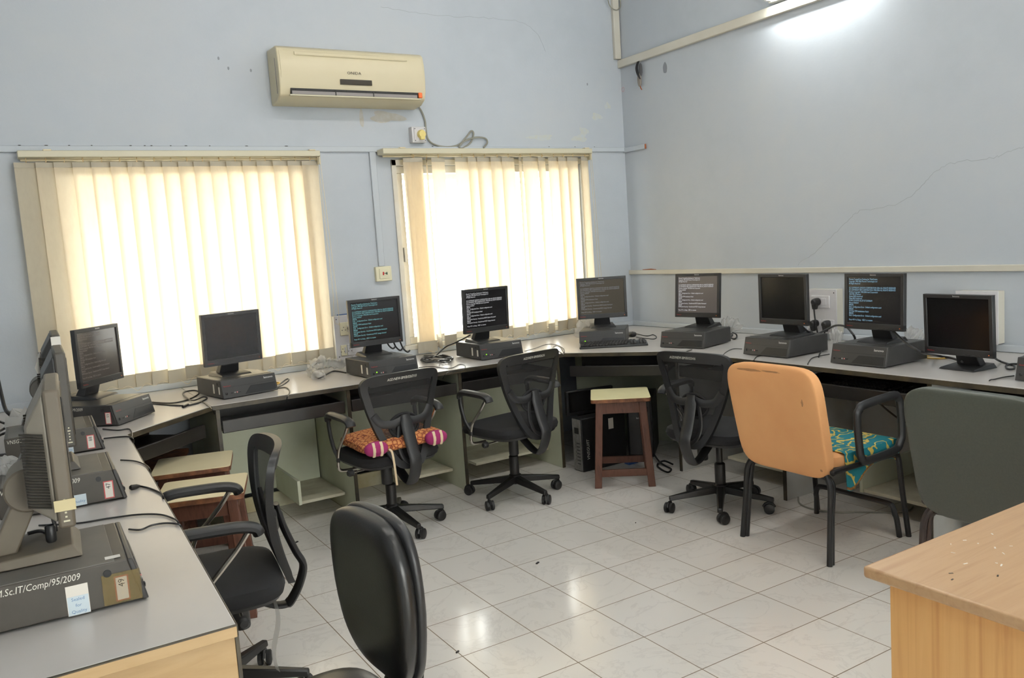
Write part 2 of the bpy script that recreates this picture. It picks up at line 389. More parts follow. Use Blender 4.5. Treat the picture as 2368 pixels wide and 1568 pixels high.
# ------------------------------------------------------------------ the room
XL, YF, ZC = -4.97, -8.2, 3.6
W1 = (-4.02, -2.62, 0.83, 2.05); W2 = (-1.985, -0.45, 0.83, 2.05)
def boxes(lst):
    m = MB()
    for x0, x1, y0, y1, z0, z1 in lst: m.box(((x0+x1)/2, (y0+y1)/2, (z0+z1)/2), (x1-x0, y1-y0, z1-z0))
    return m
struct(boxes([(XL-.2, .2, YF-.2, .2, -.1, 0)]).build('floor', M['floor']))
struct(boxes([(XL-.2, .2, YF-.2, .23, ZC, ZC+.1)]).build('ceiling', M['ceiling']))
T = .23
wb = struct(boxes([(XL-.2, W1[0], 0, T, 0, ZC), (W1[1], W2[0], 0, T, 0, ZC), (W2[1], .2, 0, T, 0, ZC), (W1[0], W1[1], 0, T, 0, W1[2]), (W1[0], W1[1], 0, T, W1[3], ZC), (W2[0], W2[1], 0, T, 0, W2[2]), (W2[0], W2[1], 0, T, W2[3], ZC)]).build('wall_back', M['wall']))
wr = struct(boxes([(0, .2, YF-.2, 0, 0, ZC)]).build('wall_right', M['wall']))
struct(boxes([(XL-.2, XL, YF-.2, 0, 0, ZC)]).build('wall_left', M['wall']))
W3 = (-3.8, -1.4, .35, 2.1)
struct(boxes([(XL, W3[0], YF-.2, YF, 0, ZC), (W3[1], 0, YF-.2, YF, 0, ZC), (W3[0], W3[1], YF-.2, YF, 0, W3[2]), (W3[0], W3[1], YF-.2, YF, W3[3], ZC)]).build('wall_front', M['wall']))
f3 = struct(boxes([(W3[0], W3[1], YF-.12, YF-.04, W3[2], W3[2]+.05), (W3[0], W3[1], YF-.12, YF-.04, W3[3]-.05, W3[3]), (W3[0], W3[0]+.05, YF-.12, YF-.04, W3[2]+.05, W3[3]-.05), (W3[1]-.05, W3[1], YF-.12, YF-.04, W3[2]+.05, W3[3]-.05)]).build('window_3', M['frame'], bevel=.004))  # added window behind the camera, daylight fill for the under-desk panels
boxes([(W3[0]+.05, W3[1]-.05, YF-.082, YF-.078, W3[2]+.05, W3[3]-.05)]).build('pane', M['glass'], f3)
# trims: cable trunking, dado strip, ledge behind the desks
def trim(n, lst, m, bev=.004): return struct(boxes(lst).build('trim_%d' % n, m, bevel=bev))
trim(1, [(XL, -.0, -.018, -.0, 2.140, 2.176)], M['trunkp'])
for i, (px, py, sz) in enumerate([(45, 337, .008), (107, 337, .010), (160, 337, .006), (212, 336, .005), (302, 335, .007), (335, 338, .006), (350, 335, .007), (395, 338, .005), (430, 335, .009), (485, 335, .005), (570, 334, .010), (662, 333, .012), (1000, 331, .006), (1270, 338, .005), (1330, 338, .006), (1375, 340, .005)]):
    p = at(px, py, y=-.019); MB().sell((p.x, -.017, 2.1765), (sz, .004, .0022), 1, 1, 8, 4).build('dirt_speck', M['edge'], bpy.data.objects['trim_1'])
t2 = trim(2, [(-.018, -.0, -.258, -.0, 2.132, 2.170)], M['trunkp'])
MB().box((-.010, -.262, 2.150), (.012, .008, .036)).build('rust_spot', M['rust'], t2, .002)
trim(3, [(-.022, 0, -5.2, -.0, 1.168, 1.202)], M['trunk'])
MB().tube([(-.012, -.16, 1.204), (-.012, -.26, 1.206), (-.012, -.32, 1.204)], [.002, .005, .002], 6).build('rust_spot', M['rust'], bpy.data.objects['trim_3'])
trim(4, [(XL, -.0, -.03, -.0, .757, .796)], M['trunkp'])
trim(5, [(-.03, 0, -5.2, -.03, .757, .794)], M['trunkp'])
trim(6, [(-.03, 0, -3.6, -.002, 2.785, 2.845)], M['trunk'])
trim(7, [(-.066, -.008, -.03, 0, 2.85, ZC)], M['trunk'])
trim(8, [(-2.172, -2.128, -.02, 0, 1.384, 2.140)], M['trunkp'])
# wall marks
def blotch(name, c, w, h, axis, m, parent, seed=0, n=26):
    rnd = random.Random(seed); pts = []
    for k in range(n):
        a = 2*PI*k/n; r = 1+(.05 if w < .05 else .20)*math.sin(3*a+seed)+(.03 if w < .05 else .12)*math.sin(5*a+2*seed)+rnd.uniform(-.04, .04)
        u, v = w/2*r*math.cos(a), h/2*r*math.sin(a)
        pts.append((c[0]+u, -.0008-.0003*seed, c[2]+v) if axis == 'y' else (-.0012, c[1]+u, c[2]+v))
    mb = MB(); mb.bm.faces.new([mb.bm.verts.new(p) for p in pts]); return mb.build(name, m, parent)
blotch('damp_stain', (-2.02, 0, 2.37), .24, .07, 'y', M['stain'], wb, 2)
blotch('damp_stain', (-2.2, 0, 2.36), .03, .12, 'y', M['stain'], wb, 4)
for i, (px, py, w, h) in enumerate([(1350, 305, .08, .07), (1380, 270, .10, .05), (1405, 245, .06, .05), (1340, 320, .14, .05), (1250, 318, .22, .04)]):
    p = at(px, py, y=0); blotch('peeled_paint', p, w, h, 'y', M['patch'], wb, i+1)
p = at(1538, 157, x=0); blotch('grey_smudge', p, .045, .08, 'x', M['smudge'], wr, 3)
for i, (px, py) in enumerate([(528, 158), (580, 163), (1358, 195), (505, 135)]):
    p = at(px, py, y=0); blotch('grey_smudge', p, .012, .02, 'y', M['smudge'], wb, i)
def crack(pxs, parent, **k):
    rnd = random.Random(len(pxs)); P = []
    for q in spline([at(a, b, **k) for a, b in pxs], 7): P.append(q+Vector((0, rnd.uniform(-.006, .006) if 'x' in k else 0, rnd.uniform(-.006, .006))))
    MB().tube(P, .0008, 4).build('wall_crack', M['crack'], parent)
crack([(2368, 340), (2330, 352), (2290, 366), (2215, 374), (2165, 395), (2130, 430), (2080, 470), (1990, 488), (1960, 512), (1925, 545), (1890, 580), (1845, 612)], wr, x=0)
crack([(880, 15), (960, 28), (1050, 38), (1130, 42), (1200, 50), (1240, 75), (1262, 120)], wb, y=0)
p = at(1431, 210, x=0)
MB().tube([(-.001, -.02+.016*math.cos(2*PI*k/16), p.z+.016*math.sin(2*PI*k/16)) for k in range(16)], .001, 4, closed=True).build('pencil_ring', M['redlab'], wr)
# windows
def window(n, W, mull):
    x0, x1, z0, z1 = W; f = struct(boxes([(x0, x1, .02, .12, z0, z0+.05), (x0, x1, .02, .12, z1-.05, z1), (x0, x0+.05, .02, .12, z0+.05, z1-.05), (x1-.05, x1, .02, .12, z0+.05, z1-.05)]).build('window_%d' % n, M['frame'], bevel=.004))
    boxes([(mull-.02, mull+.02, .05, .09, z0+.05, z1-.05)]).build('sash_bar', M['frame'], f, .003)
    boxes([(x0+.05, mull-.02, .075, .079, z0+.05, z1-.05)]).build('pane', M['glass'], f)
    boxes([(mull+.02, x1-.05, .065, .069, z0+.05, z1-.05)]).build('pane', M['glass'], f)
    boxes([(x0-.05, x1+.05, -.03, .0, z0-.033, z0)]).build('sill', M['frame'], f, .004)
    boxes([(x0-.035, x0, -.012, 0, z0, z1+.04), (x1, x1+.035, -.012, 0, z0, z1+.04), (x0-.035, x1+.035, -.012, 0, z1, z1+.04)]).build('architrave', M['frame'], f, .003)
    return f
w1 = window(1, W1, -3.3); w2 = window(2, W2, -1.2)
boxes([(W2[0]+.01, W2[0]+.035, -.012, .02, 1.40, 1.50)]).build('window_catch', M['frame'], w2, .004)
struct(boxes([(-4.6, .3, T, T+.95, 2.06, 2.19)]).build('trim_9', M['concrete']))  # unseen sunshade outside, deepened to darken the tops of the blinds
struct(boxes([(-14, 8, T, 14, -.7, -.6)]).build('trim_10', M['concrete']))  # unseen ground outside, kept grey to dim light reaching the blinds

# ------------------------------------------------------------------ vertical blinds
def blind(label, xr, zr, slats, ztop, zbots, cordx):
    t = thing('vertical_blind', label, 'window blind', (xr[0], -.08, .8))
    o = Vector((xr[0], -.08, .8))
    def bx(name, m, x0, x1, y0, y1, z0, z1, bev=.002, parent=t):
        return boxes([(x0-o.x, x1-o.x, y0-o.y, y1-o.y, z0-o.z, z1-o.z)]).build(name, m, parent, bev)
    bx('head_rail', M['rail'], xr[0], xr[1], -.125, -.02, zr, zr+.036, .004)
    MB().tube([(.01, -.005, zr-.012-o.z), (xr[1]-xr[0]-.01, -.005, zr-.012-o.z)], .006, 8).build('carrier_rod', M['rod'], t)
    bx('end_cap', M['rail'], xr[1]-.008, xr[1]+.004, -.11, -.03, zr-.045, zr+.036)
    for cx in (xr[0]+.14, xr[1]-.05): bx('rail_clip', M['rod'], cx-.02, cx+.02, -.128, -.09, zr+.034, zr+.042)
    for i, (xa, xb, ang, zb) in enumerate(slats):
        cx = (xa+xb)/2-o.x; w = (xb-xa); a = math.radians(ang); yy = .0 if i % 2 else .004
        half = w/2/max(math.cos(a), .25)+.009
        zt = ztop-o.z; zl = zb-o.z; ph = i*1.7
        def fn(u, v, half=half, cx=cx, a=a, zt=zt, zl=zl, ph=ph, off=0.0, z0=None, z1=None):
            s = (u-.5)*2*half; lo = zl if z0 is None else z0; hi = zt if z1 is None else z1
            z = hi+(lo-hi)*v
            f = (zt-z)/(zt-zl)
            aa = a*(1-.5*f*math.sin(ph)) ; sway = .006*math.sin(ph)*f
            c = .006*(1-(2*u-1)**2)
            return Vector((cx+sway+s*math.cos(aa), yy+s*math.sin(aa)-c-off, z))
        sl = MB().grid(lambda u, v: fn(u, v), 6, 14).build('slat', M['blind'], t)
        mb = MB(); mb.grid(lambda u, v: fn(u, v, off=.0025, z0=zl-.002, z1=zl+.075), 6, 2); mb.grid(lambda u, v: fn(u, v, off=-.0025, z0=zl-.002, z1=zl+.075), 6, 2); mb.build('weight_pocket', M['hem'], sl)
        mb = MB(); mb.grid(lambda u, v: fn(u, v, off=.002, z0=zt-.026, z1=zt+.002), 6, 1); mb.grid(lambda u, v: fn(u, v, off=-.002, z0=zt-.026, z1=zt+.002), 6, 1); mb.build('top_pocket', M['hem'], sl)
        MB().tube([(cx, yy-.002, zr-o.z+.004), (cx, yy-.012, zr-.014-o.z), (cx, yy-.002, zr-.026-o.z), (cx, yy, zt-.01)], .0035, 6).build('hook', M['hook'], sl)
    # spacer chain at the foot and pull cord at the right
    pts = []
    for i, (xa, xb, ang, zb) in enumerate(slats):
        c = (xa+xb)/2-o.x; pts += [(c, -.012, zb-o.z+.012), (c+(xb-xa)/2, -.012, zb-o.z-.008-.012*(i % 3 == 1))]
    MB().tube(spline(pts, 4), .0012, 5).build('spacer_chain', M['rod'], t)
    x = cordx-o.x
    MB().tube(spline([(x, -.03, zr-o.z), (x+.012, -.03, 1.6-o.z), (x+.02, -.03, 1.25-o.z), (x+.012, -.03, 1.07-o.z), (x+.03, -.03, 1.04-o.z), (x+.045, -.03, 1.08-o.z), (x+.035, -.03, 1.5-o.z), (x+.014, -.03, zr-o.z)], 6), .0016, 6).build('pull_cord', M['rod'], t)
    return t
px1 = [100, 248, 372, 500, 628, 757, 875, 992, 1112, 1222, 1328, 1438, 1552, 1660, 1757, 1868, 1970, 2066, 2168]
xs = [at(a/2.96, 366, y=-.08).x for a in px1]
rnd = random.Random(3)
s1 = [(xs[i], xs[i+1], 14+rnd.uniform(-5, 8), .808+rnd.uniform(-.008, .008)) for i in range(18)]
blind('wide cream vertical blind fully drawn across the left window', (-4.19, -2.545), 2.10, s1, 2.075, None, -2.56)
px2 = [(934, 970, 2), (938, 972, -6), (980, 992, 68), (998, 1026, 10), (1052, 1084, 12), (1081, 1107, 16), (1103, 1137, 14), (1134, 1162, 12), (1160, 1189, 14), (1193, 1211, 48), (1209, 1243, 10), (1241, 1263, 30), (1267, 1292, 16), (1289, 1313, 18), (1311, 1337, 14), (1341, 1361, 24)]
s2 = []
for k, (a, b, an) in enumerate(px2):
    xa, xb = at(a, 362, y=-.08).x, at(b, 362, y=-.08).x
    s2.append((xa, xb, an, .80+.01*math.sin(k*2.1) if k > 1 else .775))
blind('cream vertical blind with gaps and a twisted slat across the right window', (-2.12, -.415), 2.115, s2, 2.09, None, -.43)

# ------------------------------------------------------------------ air conditioner
t = thing('air_conditioner', 'cream split air conditioner mounted high on the back wall above the windows', 'air conditioner', (-2.30, -.002, 2.42))
hw = .485
prof = [(0, 0), (-.12, .008), (-.178, .035), (-.20, .085), (-.207, .17), (-.204, .25), (-.19, .31), (-.165, .328), (-.0, .335)]
MB().prism([(-hw, y, z) for y, z in prof], (2*hw, 0, 0)).build('body', M['ac'], t, .008, seg=3)
fp = [(-.2005, .112), (-.2105, .17), (-.2075, .25), (-.194, .3), (-.18, .3), (-.18, .112)]
MB().prism([(-hw+.012, y, z) for y, z in fp], (2*hw-.024, 0, 0)).build('front_panel', M['ac'], t, .003)
MB().tube([(-.38, -.2065, .282), (.36, -.2065, .282)], .011, 8, flat=.35, ref=(0, 1, 0)).build('panel_ridge', M['ac'], t)
boxes([(-.42, .435, -.205, -.13, .038, .076)]).build('air_outlet', M['dark'], t)
lv = MB().box((.0, -.207, .050), (.83, .004, .020), Matrix.Translation((0, 0, 0))).build('louvre', M['acgrey'], t, .001)
for k in range(13): MB().box((-.39+k*.065, -.204, .068), (.004, .006, .012)).build('guide_vane', M['dark'], t)
for x in (-.14, .11): MB().box((x, -.206, .054), (.008, .008, .034)).build('louvre_clip', M['dark'], t, .002)
boxes([(-.43, .44, -.212, -.196, .030, .039)]).build('lower_lip', M['rail'], t, .002)
boxes([(-.105, .105, -.213, -.2, .108, .140)]).build('display_window', M['acwin'], t, .002)
MB().box((.435, -.212, .058), (.026, .016, .034), Matrix.Translation((0, 0, 0))).build('tag', M['orange_tag'], t, .004)
boxes([(-hw-.002, -hw+.004, -.15, -.145, .05, .26)]).build('side_seam', M['acgrey'], t)
lettering('brand_lettering', 'ONIDA', .024, M['ink'], t, (-.01, -.2125, .178), (1, 0, 0), (0, .03, 1), sx=1.2)
# its cable and socket
def cable(name, label, pts, r=.003, m='cable', n=7, group=None, seg=7, cat='cable'):
    return tag(MB().tube(spline(pts, n), r, seg).build(name, M[m]), label, cat, group)
cable('power_cable', 'grey cable from the air conditioner coiled loosely above the right blind',
      [at(962, 238, y=-.02), at(975, 258, y=-.012), at(983, 280, y=-.008), at(985, 300, y=-.012), at(990, 322, y=-.012), at(1005, 334, y=-.012), at(1035, 340, y=-.012), at(1062, 334, y=-.012), at(1078, 318, y=-.014), at(1090, 303, y=-.014), at(1095, 310, y=-.014), at(1088, 330, y=-.014), at(1070, 342, y=-.014), at(1062, 340, y=-.02), at(1075, 326, y=-.02), at(1100, 318, y=-.02), at(1122, 320, y=-.02), at(1127, 330, y=-.02), at(1118, 342, y=-.02)], .006, 'cablegrey')
s = thing('wall_socket', 'white socket box with a yellow plug below the air conditioner', 'socket', (-1.816, -.001, 2.197))
boxes([(-.052, .052, -.05, 0, 0, .107)]).build('box', M['switchplate'], s, .004)
boxes([(-.038, .046, -.056, -.05, .008, .099)]).build('plate', M['switchplate'], s, .002)
MB().lathe([(.005, -.085), (.024, -.082), (.03, -.07), (.03, -.055)], (.012, 0, .055), 16, 'Y').build('plug', M['yellow'], s)
boxes([(-.004, .028, -.085, -.057, .018, .04)]).build('plug_tail', M['yellow'], s, .004)
for dx, dz in ((-.032, .092), (.04, .092), (-.032, .014), (.04, .014)): MB().lathe([(.003, -.058), (.003, -.056)], (dx, 0, dz), 8, 'Y').build('screw', M['ink'], s)
s = thing('wall_socket', 'small cream socket box with red and green inserts between the two blinds', 'socket', (-2.147, -.001, 1.285))
boxes([(-.056, .056, -.032, 0, 0, .098)]).build('box', M['switchcream'], s, .004)
boxes([(-.034, .04, -.037, -.032, .016, .084)]).build('plate', M['switchcream'], s, .003)
boxes([(-.012, -.002, -.041, -.037, .04, .062)]).build('red_insert', M['red'], s, .002)
boxes([(.014, .022, -.041, -.037, .042, .06)]).build('green_insert', mat('dark_green', rgb(40, 70, 56), .5), s, .002)
boxes([(-.002, .014, -.039, -.037, .05, .053)]).build('link', M['ink'], s)

# ------------------------------------------------------------------ tube lamps
def lamp(label, loc, yaw, L=1.2, group='fluorescent tube lamps', flip=False):
    t = thing('tube_light', label, 'lamp', loc, yaw, group)
    MB().box((0, 0, 0), (L+.06, .05, .05)).build('batten', M['fitting'], t, .006)
    for s in (-1, 1): MB().box((s*(L/2+.012), -.045, 0), (.024, .05, .036)).build('tube_holder', M['fitting'], t, .006)
    MB().lathe([(.014, -L/2), (.014, L/2)], (0, -.052, 0), 14, 'X').build('tube', M['tube'], t)
    return t
rl = lamp('white fluorescent tube lamp high on the right wall above the cream trunking', (-.026, -1.90, 2.885), -PI/2, .68)
for c in rl.children:
    if c.name.startswith('tube') and 'holder' not in c.name: c.data.materials[0] = M['tube_new']
for lb, x, y in (('added fill tube lamp on the ceiling nearest the back wall, left of its pair', -3.2, -2.3), ('added fill tube lamp on the ceiling nearest the back wall, right of its pair', -1.6, -2.3), ('added fill tube lamp on the ceiling over the middle of the room', -2.4, -4.4), ('added fill tube lamp on the ceiling behind the camera', -2.4, -6.4)):
    o = lamp(lb, (x, y, ZC-.026), 0); o.rotation_euler = (PI/2, 0, 0)  # added ceiling tubes out of view, there to brighten floor and worktops
lamp('added fill tube lamp on the left wall behind the camera', (XL+.026, -6.2, 2.9), PI/2)  # added wall tube out of view, fill light for the room
# loose wires
t = thing('wire_bundle', 'taped bundle of loose wires dangling under the trunking on the right wall', 'wires', (-.03, -.255, 2.60))
MB().sell((0, 0, .05), (.014, .018, .055), .8, .8, 12, 8).build('tape_wrap', mat('grey_tape', rgb(128, 120, 112), .6), t)
MB().sell((.004, -.012, .12), (.012, .016, .05), .8, .8, 12, 8).build('loose_flap', mat('dark_tape', rgb(82, 82, 84), .6), t)
for k in range(3): MB().tube(spline([(0, .012-.008*k, .185), (-.012, .022-.01*k, .14), (-.014, .008-.008*k, .09), (-.008, -.018, .05)], 6), .004, 6).build('wire', M['cable'], t)
MB().tube(spline([(0, -.005, 0), (-.004, -.014, -.015), (0, -.022, -.03)], 5), .004, 6).build('wire_end', M['rust'], t)
c0 = at(1424, 0, y=-.045)
cable('wire_loop', 'thin dark wire loop hanging over the vertical trunking in the corner',
      [c0+Vector((-.085, 0, .14)), c0+Vector((-.082, 0, .03)), c0+Vector((-.06, 0, -.05)), c0+Vector((.0, 0, -.075)), c0+Vector((.04, 0, -.045)), c0+Vector((.043, 0, .02)), c0+Vector((.035, 0, .14))], .004, 'cablegrey')

# ------------------------------------------------------------------ desks
def worktop(label, poly, edges):
    t = thing('worktop', label, 'worktop', (poly[0][0], poly[0][1], .732))
    o = Vector((poly[0][0], poly[0][1], 0))
    MB().prism([(x-o.x, y-o.y, .002) for x, y in poly], (0, 0, .023)).build('board', M['top'], t, .002)
    for a, b in edges:
        a = Vector((a[0], a[1], 0))-o; b = Vector((b[0], b[1], 0))-o; d = (b-a).normalized(); n = Vector((d.y, -d.x, 0))
        MB().prism([a+n*.004+Vector((0, 0, -.001)), b+n*.004+Vector((0, 0, -.001)), b+n*.0002+Vector((0, 0, -.001)), a+n*.0002+Vector((0, 0, -.001))], (0, 0, .0235)).build('edge_strip', M['edge'], t, .0015)
    return t
worktop('long grey laminate worktop under the two windows along the back wall', [(-3.5, -.03), (-3.5, -.87), (-1.315, -.885), (-1.315, -.03)], [((-3.5, -.87), (-1.315, -.885))])
worktop('grey corner worktop carrying the keyboard between back and right walls', [(-1.313, -.03), (-1.313, -.885), (-.892, -1.425), (-.03, -1.425), (-.03, -.03)], [((-1.313, -.885), (-.892, -1.425))])
worktop('grey worktop along the right wall behind the orange chair', [(-.03, -1.427), (-.89, -1.427), (-.89, -5.0), (-.03, -5.0)], [((-.89, -1.427), (-.89, -5.0))])
worktop('grey corner worktop carrying the leftmost computer by the left window', [(-3.502, -.03), (-4.9, -.03), (-4.9, -1.28), (-3.944, -1.28), (-3.502, -.872)], [((-3.944, -1.28), (-3.502, -.872))])
worktop('grey worktop of the left desk in the foreground, cream veneer at its end', [(-4.9, -1.282), (-4.9, -3.61), (-4.028, -3.61), (-3.946, -1.282)], [((-4.028, -3.61), (-3.946, -1.282))])
te = [o for o in bpy.data.objects if o.name.startswith('worktop') and o.parent is None][-1]
boxes([(0, .872, -2.334, -2.3285, .0, .0225)]).build('end_strip', M['veneer_end'], te, .001)
boxes([(0, .873, -2.3345, -2.328, .0226, .0248)]).build('end_line', M['edge'], te)

def unit(label, loc, yaw, w, d=.84, left=True, right=False, divider=None, shelf=(.0, 1.0), pm='panel', back=.60, group=None, end=None, skirt=True, ty=0.0):
    t = thing('computer_desk', label, 'desk', loc, yaw, group)
    def bx(name, m, x0, x1, y0, y1, z0, z1, bev=.002, par=None): return boxes([(x0, x1, y0, y1, z0, z1)]).build(name, M[m], par or t, bev)
    h = .728
    if left:
        p = bx('side_panel', end or pm, 0, .018, .012, d-.05, 0, h); bx('edge_strip', 'edge', -.001, .019, .004, .012, 0, h, .001, p)
    if right:
        p = bx('side_panel', pm, w-.018, w, .012, d-.05, 0, h); bx('edge_strip', 'edge', w-.019, w+.001, .004, .012, 0, h, .001, p)
    x0 = .02; x1 = w-.003 if not right else w-.02
    bx('back_panel', pm, x0, x1, back, back+.018, .10, h)
    k = bx('keyboard_tray', 'tray', x0+.012, x1-.012, .03+ty, .40, .605, .620); bx('tray_lip', 'tray', x0+.006, x1-.006, .010+ty, .028+ty, .600, .668, .004, k)
    for xx in (x0+.004, x1-.004): bx('tray_runner', 'tray', xx-.004, xx+.004, .05+ty, .45, .612, .66, 0, k)
    bx('rear_rail', 'tray', x0, x1, .42, .438, .60, h)
    if shelf:
        s0, s1 = x0+(x1-x0)*shelf[0], x0+(x1-x0)*shelf[1]
        s = bx('floor_shelf', 'shelf', s0, s1, .16, back-.002, .095, .112)
        if divider is not None: bx('divider', 'panel', s0-.018, s0, .15, back-.004, .095, .235, .002, s)
    if skirt: bx('skirting', 'skirt', x0, x1, back-.06, back-.042, 0, .09)
    return t
g = 'computer desks of the wall runs'
unit('pale green desk bay under the leftmost back wall computer, shelf with upright divider', (-3.48, -.86, 0), 0, .70, divider=1, shelf=(.62, 1.0), group=g)
unit('pale green desk bay behind the chair with the red cushion', (-2.775, -.86, 0), 0, .70, shelf=(.5, 1.0), group=g)
unit('pale green desk bay behind the second mesh chair, beside the corner stool', (-2.07, -.86, 0), 0, .735, right=True, shelf=(.2, 1.0), group=g)
unit('grey desk bay at the corner end of the right wall, behind a mesh chair', (-.88, -1.44, 0), -PI/2, .81, pm='panel_r', shelf=(.3, 1.0), group=g)
unit('grey desk bay behind the orange chair, cables drooping under its tray', (-.88, -2.25, 0), -PI/2, .83, pm='panel_r', divider=1, shelf=(.45, 1.0), group=g)
unit('grey desk bay behind the grey green chair at the right edge of the photo', (-.88, -3.08, 0), -PI/2, .83, pm='panel_r', right=True, group=g)
ya = math.atan2(2.328, .082)
dv = Vector((math.cos(ya), math.sin(ya), 0)); p0 = Vector((-4.018, -3.597, 0))
unit('left desk bay nearest the camera with a cream veneer end panel', p0, ya, .77, end='veneer_end', group=g, ty=.06)
unit('left desk bay beside the armchair, under the middle computer', p0+dv*.772, ya, .77, group=g, ty=.06)
unit('left desk bay beside the stools, far end of the left run', p0+dv*1.544, ya, .77, group=g)
def corner_unit(label, a, b, d=.36, pm='panel'):
    a, b = Vector(a), Vector(b); w = (b-a).length; ang = math.atan2(b.y-a.y, b.x-a.x)
    t = thing('corner_desk', label, 'desk', a, ang)
    k = boxes([(.03, w-.03, .05, d, .605, .62)]).build('keyboard_tray', M['tray'], t, .002)
    boxes([(.015, w-.015, .022, .042, .60, .668)]).build('tray_lip', M['tray'], k, .004)
    boxes([(.0, w, d+.02, d+.038, .60, .728)]).build('rear_rail', M['tray'], t, .002)
    boxes([(-.16, w+.16, .78, .798, 0, .728)]).build('back_panel', M[pm], t, .002)
    return t
corner_unit('corner desk frame above the tower computers, dark tray rail', (-1.318, -.905, 0), (-.905, -1.42, 0))
corner_unit('corner desk frame above the two stools at the left, dark tray rail', (-3.93, -1.262, 0), (-3.515, -.878, 0))

# ------------------------------------------------------------------ computers
PW, PD, PH = .31, .345, .10
BEZ = (-.0, .025)
_cache = {}
def shared(key, fn):
    if key not in _cache: _cache[key] = fn()
    return _cache[key]
def computer(label, x, y, yaw, led=None, side=None, sticker=None, old=False, quality=False, group='desktop computers', zb=DESK, num=None, seal=None):
    t = thing('desktop_computer', label, 'computer', (x, y, zb), yaw, group)
    hw = PW/2; mk = 'pcold' if old else 'pc'
    def body():
        mb = MB(); mb.prism([(-hw, .012, .006), (-hw, PD, .006), (-hw, PD, PH), (-hw, .034, PH)], (PW, 0, 0)); return mb.mesh('case', M[mk])
    put('case', shared('case'+mk, body), t, .003)
    put('top_cover', shared('pctop'+mk, lambda: MB().box((0, .196, PH-.0005), (PW-.006, PD-.07, .004)).mesh('top_cover', M['pctop' if old else 'pc'])), t, .001)
    put('front_bezel', shared('bez', lambda: MB().prism([(-hw-.001, .0, .004), (-hw-.001, .0125, .004), (-hw-.001, .0345, PH), (-hw-.001, .0235, PH)], (PW+.002, 0, 0)).mesh('front_bezel', M['pcmid'])), t, .003)
    def fr(z): return .0235*(z-.004)/(PH-.004)
    n = Vector((0, -1, .245)).normalized(); ux = Vector((1, 0, 0)); uz = Vector((0, .245, 1)).normalized()
    def face(u, z, off): return Vector((u, fr(z), z))+n*off
    def bay():
        mb = MB(); mb.prism([face(-.035, .012, -.001), face(.145, .012, -.001), face(.145, .052, -.001), face(.005, .052, -.001)], n*.0025); return mb.mesh('drive_bay', M['pcdk'])
    put('drive_bay', shared('bay', bay), t, .001)
    put('groove', shared('groove', lambda: MB().prism([face(-.15, .060, -.001), face(.15, .060, -.001), face(.15, .062, -.001), face(-.15, .062, -.001)], n*.0015).mesh('groove', M['pcdk'])), t)
    put('power_button', shared('pwr', lambda: MB().sell(face(-.135, .03, 0), (.007, .004, .007), .8, 1, 14, 8).mesh('power_button', M['pcdk'])), t)
    for i, (u, m) in enumerate(((-.088, 'jack_grey'), (-.076, 'jack_pink'))):
        put('audio_jack', shared('jack'+m, lambda: MB().sell((0, 0, 0), (.0036, .002, .0036), .6, 1, 10, 6).mesh('audio_jack', M[m])), t, loc=face(u, .03, .0005))
    for u in (-.104, -.061): put('usb_port', shared('usb', lambda: MB().box((0, 0, 0), (.012, .003, .005)).mesh('usb_port', M['pcdk'])), t, loc=face(u, .03, .0))
    lettering('badge_lettering', 'lenovo', .017, M['badge'], t, face(.112, .082, .0012), ux, uz, sx=1.15)
    lettering('model_lettering', 'ThinkCentre', .008, M['red'], t, face(-.125, .068, .0012), ux, uz)
    if led: put('power_light', shared('led'+led, lambda: MB().sell((0, 0, 0), (.004, .002, .003), .6, 1, 10, 6).mesh('power_light', M[led])), t, loc=face(-.116, .036, .001))
    # left side (local -X) markings: handwriting, stickers
    xs = -hw-.0008; X = (0, -1, 0); Z = (0, 0, 1)
    if side: lettering('handwriting', side, .0205, M['chalk'], t, (xs, .232, .085), X, Z, shear=.2, sx=.80)
    put('lock_slot', shared('lock', lambda: MB().lathe([(.008, -.002), (.0085, .002)], (0, 0, 0), 14, 'X').mesh('lock_slot', M['pcdk'])), t, loc=(-hw, .075, .078))
    if sticker:
        s = put('asset_label', shared('stk', lambda: MB().box((0, 0, 0), (.0012, .028, .055)).mesh('asset_label', M['redlab'])), t, loc=(-hw-.0002, .05, .04))
        put('label_face', shared('stkf', lambda: MB().box((0, 0, 0), (.0004, .022, .049)).mesh('label_face', M['white'])), s, loc=(-.0007, 0, 0))
        if sticker != '-': lettering('label_number', sticker, .018, M['ink'], s, (-.0011, 0, .012), Z, (0, 1, 0))
    if quality:
        q = put('seal_label', shared('seal%s' % (quality), lambda: MB().box((0, 0, 0), (.001, .042, .064 if quality == 2 else .034)).mesh('seal_label', M['white' if quality == 2 else 'paleblue'])), t, loc=(-hw-.0002, .135, .037 if quality == 2 else .024))
        if quality == 2:
            put('label_band', shared('sealband', lambda: MB().box((0, 0, 0), (.0004, .040, .040)).mesh('label_band', M['paleblue'])), q, loc=(-.0007, 0, -.0115))
            lettering('label_lettering', 'Sealed\nfor\nQuality', .0098, M['bluetxt'], q, (-.0012, 0, .0068), X, Z, line=1.35)
        else: lettering('label_lettering', 'Quality', .0115, M['bluetxt'], q, (-.0008, 0, -.004), X, Z)
    if quality == 2:
        put('tape', shared('tape', lambda: MB().box((0, 0, 0), (.0006, .075, .066)).mesh('tape', M['tape'])), t, loc=(-hw-.0014, .05, .042))
        put('scuff_label', shared('scuff', lambda: MB().box((0, 0, 0), (.018, .03, .0006)).mesh('scuff_label', M['paper'])), t, loc=(-hw+.03, .06, PH+.002))
